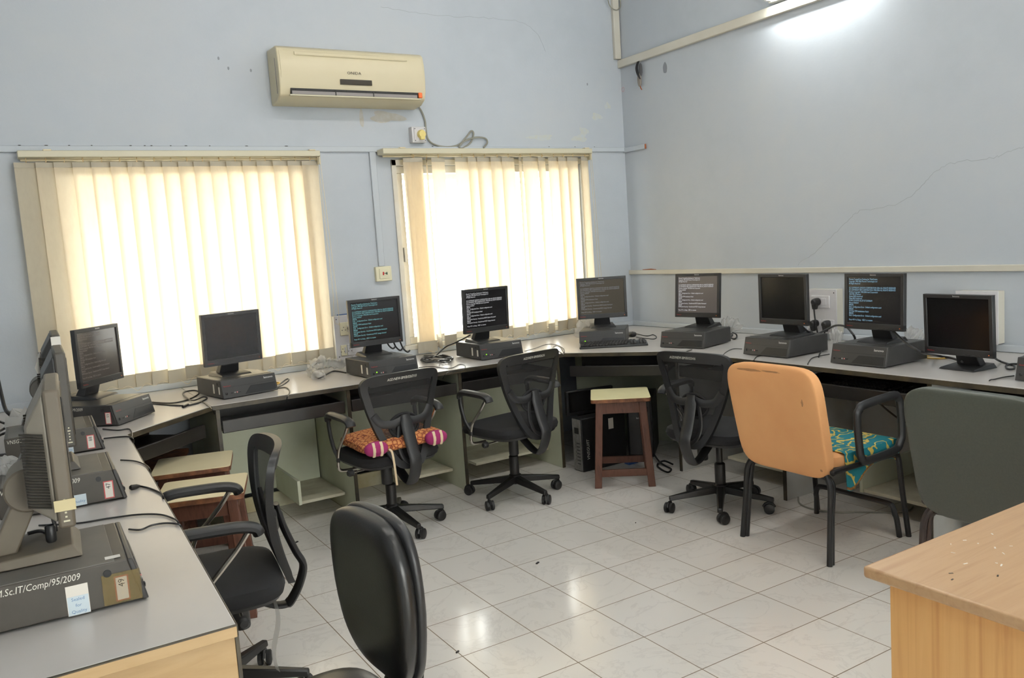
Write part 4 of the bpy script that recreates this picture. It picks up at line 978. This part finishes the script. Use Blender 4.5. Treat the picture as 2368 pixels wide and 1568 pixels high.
# ------------------------------------------------------------------ front table
t = thing('wooden_table', 'light beech veneer table at the bottom right corner', 'table', (-2.89, -4.21, 0))
boxes([(0, 1.5, -.75, 0, .732, .757)]).build('table_top', M['beech_top'], t, .006, seg=3)
boxes([(.003, 1.497, -.753, .003, .7315, .7555)]).build('edge_strip', M['beech_edge'], t, .006, seg=3)
boxes([(.045, .065, -.73, -.03, 0, .7315)]).build('side_panel', M['beech_side'], t, .002)
boxes([(1.435, 1.455, -.73, -.03, 0, .7315)]).build('side_panel', M['beech_side'], t, .002)
boxes([(.066, 1.434, -.06, -.042, .25, .7315)]).build('modesty_panel', M['beech_side'], t, .002)
rnd = random.Random(11)
mb = MB()
for k in range(26):
    x, y = .16+rnd.random()*.5, -.04-rnd.random()*.4
    mb.box((x, y, .7574), (.004+.008*rnd.random(), .0015+.002*rnd.random(), .0006), Matrix.Translation((x, y, 0)) @ Matrix.Rotation(rnd.random()*3, 4, 'Z') @ Matrix.Translation((-x, -y, 0)))
mb.build('scratches', M['white'], t)['kind'] = 'stuff'
mb = MB()
for k in range(12):
    x, y = .06+rnd.random()*.5, -.03-rnd.random()*.45
    mb.box((x, y, .7573), (.003+.010*rnd.random(), .003, .0006), Matrix.Translation((x, y, 0)) @ Matrix.Rotation(rnd.random()*3, 4, 'Z') @ Matrix.Translation((-x, -y, 0)))
mb.build('chips', M['edge'], t)['kind'] = 'stuff'

# ------------------------------------------------------------------ keyboards and mouse
def keyboard(label, x, y, z, yaw, group=None):
    t = thing('keyboard', label, 'keyboard', (x, y, z), yaw, group)
    MB().hexa([(-.225, -.065, 0), (.225, -.065, 0), (.225, .065, 0), (-.225, .065, 0), (-.222, -.063, .014), (.222, -.063, .014), (.222, .062, .026), (-.222, .062, .026)]).build('case', M['cable'], t, .004)
    mb = MB()
    for r in range(6):
        for c in range(21):
            if c in (15, 18): continue
            x0 = -.208+c*.0205+(.004*r if c < 15 else 0); y0 = -.048+r*.0195
            z0 = .014+(y0+.063)/.125*.012
            mb.box((x0, y0, z0+.005), (.017, .0155, .011))
    k = mb.build('keys', M['tray'], t, .0015); k['kind'] = 'stuff'
    return t
p = (dk(1341, 808, 0)+dk(1498, 799, 0))/2
a = dk(1498, 799, 0)-dk(1341, 808, 0); ang = math.atan2(a.y, a.x); nrm = Vector((-math.sin(ang), math.cos(ang), 0))
kc = p+nrm*.058
keyboard('black keyboard lying on the corner worktop before the corner computer', kc.x, kc.y, DESK+.0005, ang)
keyboard('black keyboard in the pull-out tray behind the orange chair', -.66, -2.665, .6205, -PI/2)
mc = dk(1462, 778, 0)
t = thing('computer_mouse', 'black computer mouse on the corner worktop beside the keyboard', 'mouse', (mc.x, mc.y, DESK+.0005), -.6)
MB().sell((0, 0, .017), (.031, .055, .017), .8, .8, 20, 10).build('shell', M['cable'], t)
MB().lathe([(.008, -.004), (.008, .004)], (0, -.03, .03), 12, 'X').build('wheel', M['pcdk'], t)

# ------------------------------------------------------------------ cables on the desks
cable('cable', 'black cables looped on the left corner worktop right of the corner computer',
      [dk(352, 930, .005), dk(400, 932, .006), dk(440, 922), dk(462, 908), dk(450, 903), dk(428, 906), dk(424, 913, .008), dk(445, 926, .01), dk(470, 918, .012), dk(478, 922), dk(455, 933), dk(420, 938), dk(360, 934), dk(345, 932)], .0042)
cable('cable', 'thin black cable trailing over the front edge of the left corner worktop',
      [dk(432, 938), dk(465, 930), dk(481, 938), dk(492, 948, .003), at(497, 962, z=.68), at(494, 978, z=.64), at(497, 950, z=.70)], .0026)
cable('connector', 'small black cable connector lying on the left corner worktop', [dk(423, 941, .006), dk(432, 937, .006), dk(436, 936, .006)], .007)
cable('cable', 'black cables looped beside the computer under the film wrapped monitor',
      [dk(640, 896), dk(655, 889), dk(668, 879), dk(664, 876), dk(652, 884), dk(641, 897), dk(660, 896), dk(669, 902), dk(668, 912), dk(664, 920, .002), at(664, 930, z=.70)], .003)
tag(MB().tube([Vector((dk(627, 888).x+.05*math.cos(2*PI*k/24), dk(627, 888).y+.042*math.sin(2*PI*k/24), DESK+.0045)) for k in range(24)], .004, 8, closed=True).build('rubber_ring', M['ring']), 'yellow ring lying behind the computer under the film wrapped monitor', 'ring')
tag(MB().tube([Vector((dk(2163, 826).x+.045*math.cos(2*PI*k/24), dk(2163, 826).y+.06*math.sin(2*PI*k/24), DESK+.0045)) for k in range(24)], .004, 8, closed=True).build('rubber_ring', M['ring']), 'yellow ring on the right worktop beside the monitor with no computer under it', 'ring')
rnd = random.Random(5)
coil = []
for k in range(60):
    q = k*.62; r = .8+.25*math.sin(k*1.3)
    coil.append(dk(1010+34*r*math.cos(q)+rnd.uniform(-5, 5), 829+8.5*r*math.sin(q)+rnd.uniform(-1.5, 1.5), .005+.02*(.5+.5*math.sin(k*.9))))
cable('cable_coil', 'tangled coil of black cable between the cyan text and white text computers', coil, .0042, n=4)
cable('cable', 'thin black cables in front of the tangled coil, one over the worktop edge',
      [dk(968, 850), dk(1000, 848), dk(1040, 852), dk(1062, 843), dk(1075, 845), dk(1074, 853), dk(1062, 858), dk(1040, 860), dk(1030, 866), at(1024, 876, z=.70)], .0024)
cable('cable', 'black cable rising from the tangled coil to the white text monitor',
      [dk(1005, 826, .012), at(1030, 803, y=-.34), at(1052, 793, y=-.42), at(1080, 779, y=-.50), at(1088, 774, y=-.51)], .0045)
cable('cable', 'thin black cables right of the white text computer',
      [dk(1213, 812), dk(1235, 806), dk(1262, 797), dk(1285, 797), dk(1303, 806), dk(1304, 815), dk(1296, 803), dk(1284, 800), dk(1278, 806), dk(1290, 811), dk(1304, 820, .002)], .0024)
cable('cable', 'black mouse cable looped behind the keyboard in the corner',
      [dk(1450, 775, .01), dk(1470, 772), dk(1495, 777), dk(1510, 774), dk(1518, 779), dk(1512, 784), dk(1490, 782), dk(1472, 780, .006)], .003)
cable('cable', 'black cable curling behind the first computer of the right run',
      [dk(1690, 768, .02), dk(1701, 772, .02), dk(1704, 779), dk(1698, 784), dk(1690, 780), dk(1694, 774, .012), dk(1686, 770, .01)], .005)
cable('cable', 'thin black cable between the first two computers of the right run',
      [dk(1716, 807), dk(1695, 807), dk(1678, 815), dk(1667, 828), dk(1655, 838, .002), at(1650, 850, z=.68)], .0024)
cable('cable', 'thin black cable over the worktop edge before the first right run computer', [dk(1600, 809), dk(1588, 813), dk(1584, 820, .002), at(1584, 832, z=.69)], .0024)
cable('cable', 'thin black cable over the worktop edge before the blank monitor computer',
      [dk(1768, 822), dk(1752, 824), dk(1745, 830), dk(1743, 836, .002), at(1742, 850, z=.68)], .0024)
cable('cable', 'thin black cables dangling left of the bluish text computer',
      [dk(1918, 819), dk(1896, 823), dk(1878, 828), dk(1870, 838, .003), dk(1868, 843, .002), at(1868, 853, z=.70)], .0024)
cable('connector', 'black cable connector standing between the two plugged switchboard computers', [dk(1893, 826), dk(1896, 818, .02), dk(1900, 812, .03)], .004)
cable('cable', 'thick black cable arching past the plugged switchboard between two monitors',
      [at(1852, 752, x=-.60), at(1868, 766, x=-.55), at(1888, 772, x=-.45), at(1910, 763, x=-.35), at(1932, 753, x=-.35), at(1955, 755, x=-.40), at(1970, 770, x=-.45), at(1977, 783, x=-.45), at(1972, 792, x=-.45)], .006)
cable('cable', 'thick black video cable sagging between the last two monitors',
      [at(2064, 764, x=-.60), at(2080, 780, x=-.63), at(2105, 800, x=-.66), at(2132, 815, x=-.68), dk(2165, 822, .02), dk(2200, 828, .012), at(2225, 836, x=-.57)], .0065)
cable('cable', 'black cable looped right of the blank monitor with no computer under it',
      [at(2292, 822, x=-.57), dk(2310, 834, .012), dk(2335, 843), dk(2345, 846), dk(2344, 853), dk(2330, 853), dk(2327, 846), dk(2340, 842, .008), dk(2362, 842)], .005)
cable('cable', 'thin black cable before the computer at the right photo edge', [dk(2345, 869), dk(2322, 872), dk(2300, 877), dk(2288, 880, .003), at(2284, 892, z=.70)], .0026)
cable('cable', 'thin cable from the farthest left desk computer over the desk edge',
      [dk(238, 992), dk(272, 995), dk(296, 992), dk(304, 998), dk(305, 1010), dk(301, 1014, .002), at(304, 1024, z=.70)], .003)
cable('cable', 'thin cable curling over the left desk edge near its far end',
      [dk(240, 1014), dk(270, 1011), dk(298, 1010), dk(309, 1017, .003), at(307, 1030, z=.70)], .003)
cable('cable', 'black cable from the middle left desk computer over the desk edge',
      [dk(279, 1064), dk(310, 1066), dk(334, 1074), dk(347, 1086, .003), at(348, 1104, z=.70)], .0027)
t = thing('cable', 'black cable ending in a small plug before the torn label computer', 'cable', dk(300, 1128, 0))
o = t.location
MB().tube(spline([dk(322, 1124)-o, dk(345, 1129)-o, dk(372, 1141)-o, dk(378, 1152, .003)-o, at(383, 1168, z=.70)-o], 7), .0032, 7).build('lead', M['cable'], t)
MB().tube([dk(299, 1128, .009)-o, dk(303, 1127.5, .009)-o, dk(316, 1125, .008)-o, dk(323, 1124, .006)-o], [.005, .009, .008, .004], 10).build('plug', M['tray'], t)
cable('cable', 'black cable from behind the nearest computer to the left desk edge',
      [dk(90, 1215), dk(180, 1210), dk(250, 1199), dk(320, 1190), dk(370, 1190), dk(400, 1199), dk(412, 1208, .003), at(414, 1222, z=.70)], .0027)
cable('cable', 'black cable crossing the left desk before the nearest computer',
      [dk(298, 1224), dk(325, 1225), dk(350, 1215), dk(380, 1210), dk(405, 1211), dk(417, 1215, .003), at(420, 1228, z=.70)], .0027)
cable('cable', 'pair of black power cables dropping at the far left behind the taupe monitor',
      [at(-6, 870, y=-.35), at(4, 915, y=-.4), at(12, 945, y=-.45), at(22, 958, y=-.5), dk(34, 964, .02)], .009)
cable('cable', 'black cable below the power cables at the far left', [at(-6, 972, y=-.6), dk(10, 979, .02), dk(25, 983, .02)], .006)
for i, (ya_, yb, lb) in enumerate([(1002, 990, 'upper black cable at the left photo edge behind the taupe monitor'), (1010, 1001, 'middle black cable at the left photo edge behind the taupe monitor'), (1054, 1050, 'lower black cable at the left photo edge, above the white plastic')]):
    cable('cable', lb, [dk(-8, ya_, .02), dk(8, yb+2, .025), dk(28 if i == 2 else 14, yb, .03)], .006)
cable('cable', 'brown cables drooping under the tray behind the orange chair',
      [at(2010, 905, x=-.42), at(2040, 925, x=-.38), at(2075, 940, x=-.36), at(2115, 948, x=-.36), at(2150, 948, x=-.36)], .008, 'cablebrown')
cable('cable', 'lower brown cable drooping behind the arm of the orange chair',
      [at(2022, 910, x=-.40), at(2032, 930, x=-.38), at(2060, 955, x=-.34), at(2090, 975, x=-.32), at(2125, 985, x=-.32)], .005, 'cablebrown')
cable('cable', 'brown cable hanging under the tray of the left window desk bay',
      [at(540, 966, y=-.45), at(570, 972, y=-.42), at(600, 968, y=-.42), at(640, 960, y=-.44), at(680, 948, y=-.46)], .006, 'cablebrown')
cable('cable', 'grey cable lying on the tiles under the orange chair',
      [at(1846, 1150, z=.005), at(1850, 1165, z=.005), at(1880, 1177, z=.005), at(1930, 1184, z=.005), at(2000, 1184, z=.005), at(2060, 1184, z=.005), at(2100, 1182, z=.005), at(2112, 1172, z=.005)], .0045, 'cablegrey')

# ------------------------------------------------------------------ plastic bags and papers
def bag(name, label, pts, r, seed=0, m='bag', cat='plastic bag'):
    rr = random.Random(seed); P = spline(pts, 6); n = len(P)
    rad = [r*(.55+.45*math.sin(PI*(i+.6)/(n+.2)))*(1+.22*math.sin(i*2.1+seed)) for i in range(n)]
    mb = MB(); mb.tube(P, rad, 14)
    for v in mb.bm.verts:
        k = noise.noise(v.co*38+Vector((seed, 0, 0)))
        c = min(P, key=lambda q: (q-v.co).length_squared)
        v.co += (v.co-c)*k*.55
        v.co.z = max(v.co.z, DESK+.0008)
    return tag(mb.build(name, M[m]), label, cat)
bag('plastic_bag', 'clear plastic bag holding a cable on the worktop left of the cyan text computer', [at(818, 832, y=-.34), at(792, 842, y=-.30), at(762, 838, y=-.25), at(742, 838, y=-.24), at(728, 844, y=-.27), dk(722, 858, .025), dk(732, 868, .025), dk(748, 866, .025)], .034, 1)
cable('cable', 'black cable inside the clear plastic bag by the cyan text computer', [dk(800, 862), dk(775, 858), dk(762, 862), dk(745, 872, .02), dk(733, 874, .02), dk(722, 858, .02), at(729, 843, y=-.27), at(760, 834, y=-.25), at(795, 838, y=-.30)], .004)
bag('plastic_bag', 'crumpled clear plastic behind the corner computer by the right blind', [at(1335, 775, y=-.52), at(1345, 756, y=-.5), at(1362, 746, y=-.48), at(1374, 742, y=-.46)], .04, 2)
bag('plastic_bag', 'crumpled clear plastic behind the first computer of the right run', [at(1668, 748, x=-.36), at(1682, 750, x=-.33), at(1700, 755, x=-.3), at(1704, 764, x=-.3)], .045, 3)
bag('plastic_bag', 'crumpled clear plastic behind the bluish text computer', [at(2092, 772, x=-.36), at(2108, 772, x=-.34), at(2124, 780, x=-.32), at(2140, 783, x=-.3)], .035, 4)
bag('plastic_bag', 'crumpled clear plastic below the plugged switchboard', [at(1918, 778, x=-.2), at(1932, 776, x=-.18), at(1948, 780, x=-.16)], .035, 5)
bag('plastic_bag', 'crumpled white plastic behind the taupe monitor at the far left', [dk(48, 968, .09), dk(55, 980, .08), dk(66, 992, .07), dk(76, 1000, .06)], .06, 6)
bag('plastic_sheet', 'white plastic sheet lying on the middle left desk computer', [at(-6, 1092, z=.872), at(20, 1086, z=.872), at(45, 1080, z=.872), at(66, 1074, z=.872)], .022, 7)
bag('plastic_sheet', 'white plastic scrap with a tan tie at the left photo edge', [dk(-4, 1082, .05), dk(14, 1078, .05), dk(30, 1070, .05)], .03, 8)

# ------------------------------------------------------------------ switchboards with plugs
def plug(parent, x, z, y0, m='cable'):
    MB().lathe([(.012, -.048), (.019, -.042), (.024, -.02), (.024, -.0)], (x, y0, z), 16, 'Y').build('plug', M[m], parent)
    MB().hexa([(x-.012, y0-.040, z-.045), (x+.012, y0-.040, z-.045), (x+.012, y0-.016, z-.045), (x-.012, y0-.016, z-.045), (x-.018, y0-.044, z), (x+.018, y0-.044, z), (x+.018, y0-.010, z), (x-.018, y0-.010, z)]).build('plug_tail', M[m], parent, .004)
def board(label, loc, yaw, w, h, mods, plugs):
    t = thing('switchboard', label, 'switchboard', loc, yaw, 'white switchboards')
    d = .062
    boxes([(-w/2, w/2, -d, 0, 0, h)]).build('box', M['trunk'], t, .003)
    boxes([(-w/2-.003, w/2+.003, -d-.006, -d, -.002, h+.002)]).build('cover', M['switchplate'], t, .002)
    for x, z, ww, hh, m in mods:
        q = boxes([(x-ww/2, x+ww/2, -d-.014, -d-.006, z-hh/2, z+hh/2)]).build('socket_plate', M[m], t, .002)
        if m != 'switchplate2':
            boxes([(x+ww*.08, x+ww*.34, -d-.019, -d-.014, z-hh*.28, z+hh*.28)]).build('rocker_switch', M['switchplate'], q, .002)
            for k in range(3): MB().lathe([(.003, -d-.0148), (.003, -d-.0138)], (x-ww*.22+.011*(k-1), 0, z+(.010 if k == 1 else -.008)), 8, 'Y').build('socket_hole', M['ink'], q)
    for sx in (-1, 1):
        for sz in (.02, h-.02): MB().lathe([(.0035, -d-.008), (.0035, -d-.0055)], (sx*(w/2-.014), 0, sz), 8, 'Y').build('screw', M['ink'], t)
    for x, z in plugs: plug(t, x, z, -d-.014)
    return t
b1 = board('white switchboard with three black plugs on the right wall', (-.001, -1.885, .80), -PI/2, .215, .27, [(.0, .195, .13, .075, 'switchplate'), (-.045, .055, .08, .062, 'switchplate'), (.055, .055, .08, .062, 'switchplate')], [(-.018, .195), (-.035, .06), (.055, .06)])
MB().tube(spline([(-.028, -.10, .15), (-.015, -.11, .10), (.0, -.115, .03), (.012, -.11, -.02), (.02, -.10, -.036)], 6), .005, 8).build('plug_cord', M['cable'], b1)
for x in (-.045, .048): MB().tube(spline([(x, -.10, .02), (x+.002, -.108, -.01), (x+.01, -.10, -.036)], 6), .005, 8).build('plug_cord', M['cable'], b1)
board('white switchboard partly behind the last monitor on the right wall', (-.001, -2.845, .80), -PI/2, .215, .27, [(-.03, .19, .12, .07, 'switchplate')], [])
b3 = board('white switchboard behind the cyan text monitor on the back wall', (-2.43, -.001, .80), 0, .21, .285, [(-.03, .20, .085, .085, 'switchcream'), (-.058, .06, .04, .07, 'switchcream'), (-.005, .06, .06, .07, 'switchplate')], [(.0, .20)])
tag(MB().box((-2.42, -.03, 1.091), (.16, .006, .006), None).build('pencil', M['blueplug'], None, .002), 'blue pen lying on top of the back wall switchboard', 'pen')
for i, (px, py, yy) in enumerate([(898, 792, -.35), (915, 796, -.33), (932, 800, -.31)]):
    cable('cable', ['leftmost of three cables hanging behind the cyan text monitor', 'middle of three cables hanging behind the cyan text monitor', 'rightmost of three cables hanging behind the cyan text monitor'][i],
          [at(px-8, py-14, y=yy), at(px, py+5, y=yy), at(px+10, py+14, y=yy), at(px+16, py+10, y=yy)], .0055)

# ------------------------------------------------------------------ spare machines under the corner worktop
def tower(label, x, y, yaw, w, d, h, rear=False, z=0):
    t = thing('tower_computer', label, 'computer', (x, y, z), yaw, 'spare machines under the corner worktop')
    boxes([(-w/2, w/2, .004, d, .0, h)]).build('case', M['towerblk'], t, .006)
    if rear:
        boxes([(-w/2+.006, w/2-.006, .0, .005, .006, h-.006)]).build('rear_plate', M['metalback'], t, .002)
        boxes([(-w/2+.03, -w/2+.075, -.003, .002, h-.10, h-.06)]).build('power_inlet', M['pcdk'], t, .002)
        boxes([(-w/2+.035, w/2-.06, -.002, .002, .06, h-.14)]).build('port_plate', mat('port_silver', rgb(150, 148, 140), .4, .4, col2=rgb(90, 88, 84), scale=60), t)
        for k in range(7): boxes([(w/2-.05, w/2-.02, -.003, .002, .05+k*.022, .055+k*.022)]).build('slot_cover', M['pcdk'], t)
        lettering('handwriting', 'VNSGU/IT', .03, M['chalk'], t, (w/2+.001, .05, .14), (0, 0, 1), (0, -1, 0), shear=.2)
        boxes([(w/2, w/2+.0015, .22, .26, h-.10, h-.03)]).build('white_label', M['white'], t)
    else:
        boxes([(-w/2+.01, w/2-.01, -.006, .005, .02, h-.02)]).build('front_panel', M['pcmid'], t, .004)
        boxes([(-w/2+.025, w/2-.025, -.009, -.005, h-.09, h-.055)]).build('disc_tray', M['pcdk'], t, .002)
        lettering('badge_lettering', 'lenovo', .016, M['badge'], t, (0, -.0068, h-.13), (1, 0, 0), (0, 0, 1))
    return t
tower('tower computer with its metal rear facing out under the corner worktop', -1.328, -.99, math.radians(-90), .10, .36, .345, True)
tower('black tower computer behind the wooden stool under the corner worktop', -1.03, -.82, math.radians(-28), .17, .38, .38)
tower('black tower computer right of the stool under the corner worktop', -.83, -1.02, math.radians(-46), .17, .38, .40)
t = thing('spare_monitor', 'black spare monitor resting on the towers under the corner worktop', 'monitor', (-1.16, -.93, .3465), math.radians(-10), 'spare machines under the corner worktop')
boxes([(-.17, .17, 0, .03, 0, .16)]).build('bezel', M['towerblk'], t, .004); boxes([(-.155, .155, -.002, .001, .02, .15)]).build('screen', M['scr_off'], t); boxes([(-.12, .12, .03, .10, .0, .14)]).build('back_housing', M['towerblk'], t, .01)
cable('cable', 'tangle of black cables on the tiles right of the stool',
      [at(1512, 1050, z=.03), at(1525, 1068, z=.02), at(1540, 1078, z=.006), at(1552, 1085, z=.006), at(1545, 1092, z=.006), at(1530, 1086, z=.006), at(1520, 1075, z=.01), at(1535, 1066, z=.03), at(1556, 1074, z=.02)], .006)
b = at(1460, 1072, z=.0)
tag(boxes([(b.x-.04, b.x+.04, b.y-.025, b.y+.025, 0.0005, .02)]).build('blue_block', M['blueplug'], None, .004), 'small blue block on the floor behind the stool legs', 'block')
# litter on the tiles
for px, py, w, lb in ((1243, 1303, .022, 'black scrap on the open tiles in the middle of the floor'), (685, 1255, .025, 'dark scrap on the tiles right of the armchair'), (1470, 1210, .008, 'tiny dark speck on the tiles before the stool'), (1058, 1509, .016, 'dark scrap at the tile joint beside the leather chair')):
    c = at(px, py, z=0)
    mb = MB(); mb.box((c.x, c.y, .0026), (w, w*.4, .005), Matrix.Translation((c.x, c.y, 0)) @ Matrix.Rotation(.5, 4, 'Z') @ Matrix.Translation((-c.x, -c.y, 0)))
    tag(mb.build('scrap', M['ink'], None, .001), lb, 'litter')

# ------------------------------------------------------------------ light outside and render settings
w = bpy.data.worlds.new('world'); SC.world = w; w.use_nodes = True
w.node_tree.nodes['Background'].inputs['Color'].default_value = (1.0, .98, .93, 1); w.node_tree.nodes['Background'].inputs['Strength'].default_value = 21.0
SC.view_settings.view_transform = 'Standard'; SC.view_settings.look = 'None'; SC.view_settings.exposure = 0.0; SC.view_settings.gamma = 1.0; SC.view_settings.use_curve_mapping = False
cy = SC.cycles
cy.use_denoising = True; cy.max_bounces = 8; cy.diffuse_bounces = 5; cy.glossy_bounces = 3; cy.transmission_bounces = 6; cy.transparent_max_bounces = 12
cy.caustics_reflective = False; cy.caustics_refractive = False; cy.sample_clamp_indirect = 6.0; cy.use_adaptive_sampling = True; cy.adaptive_threshold = 0.02
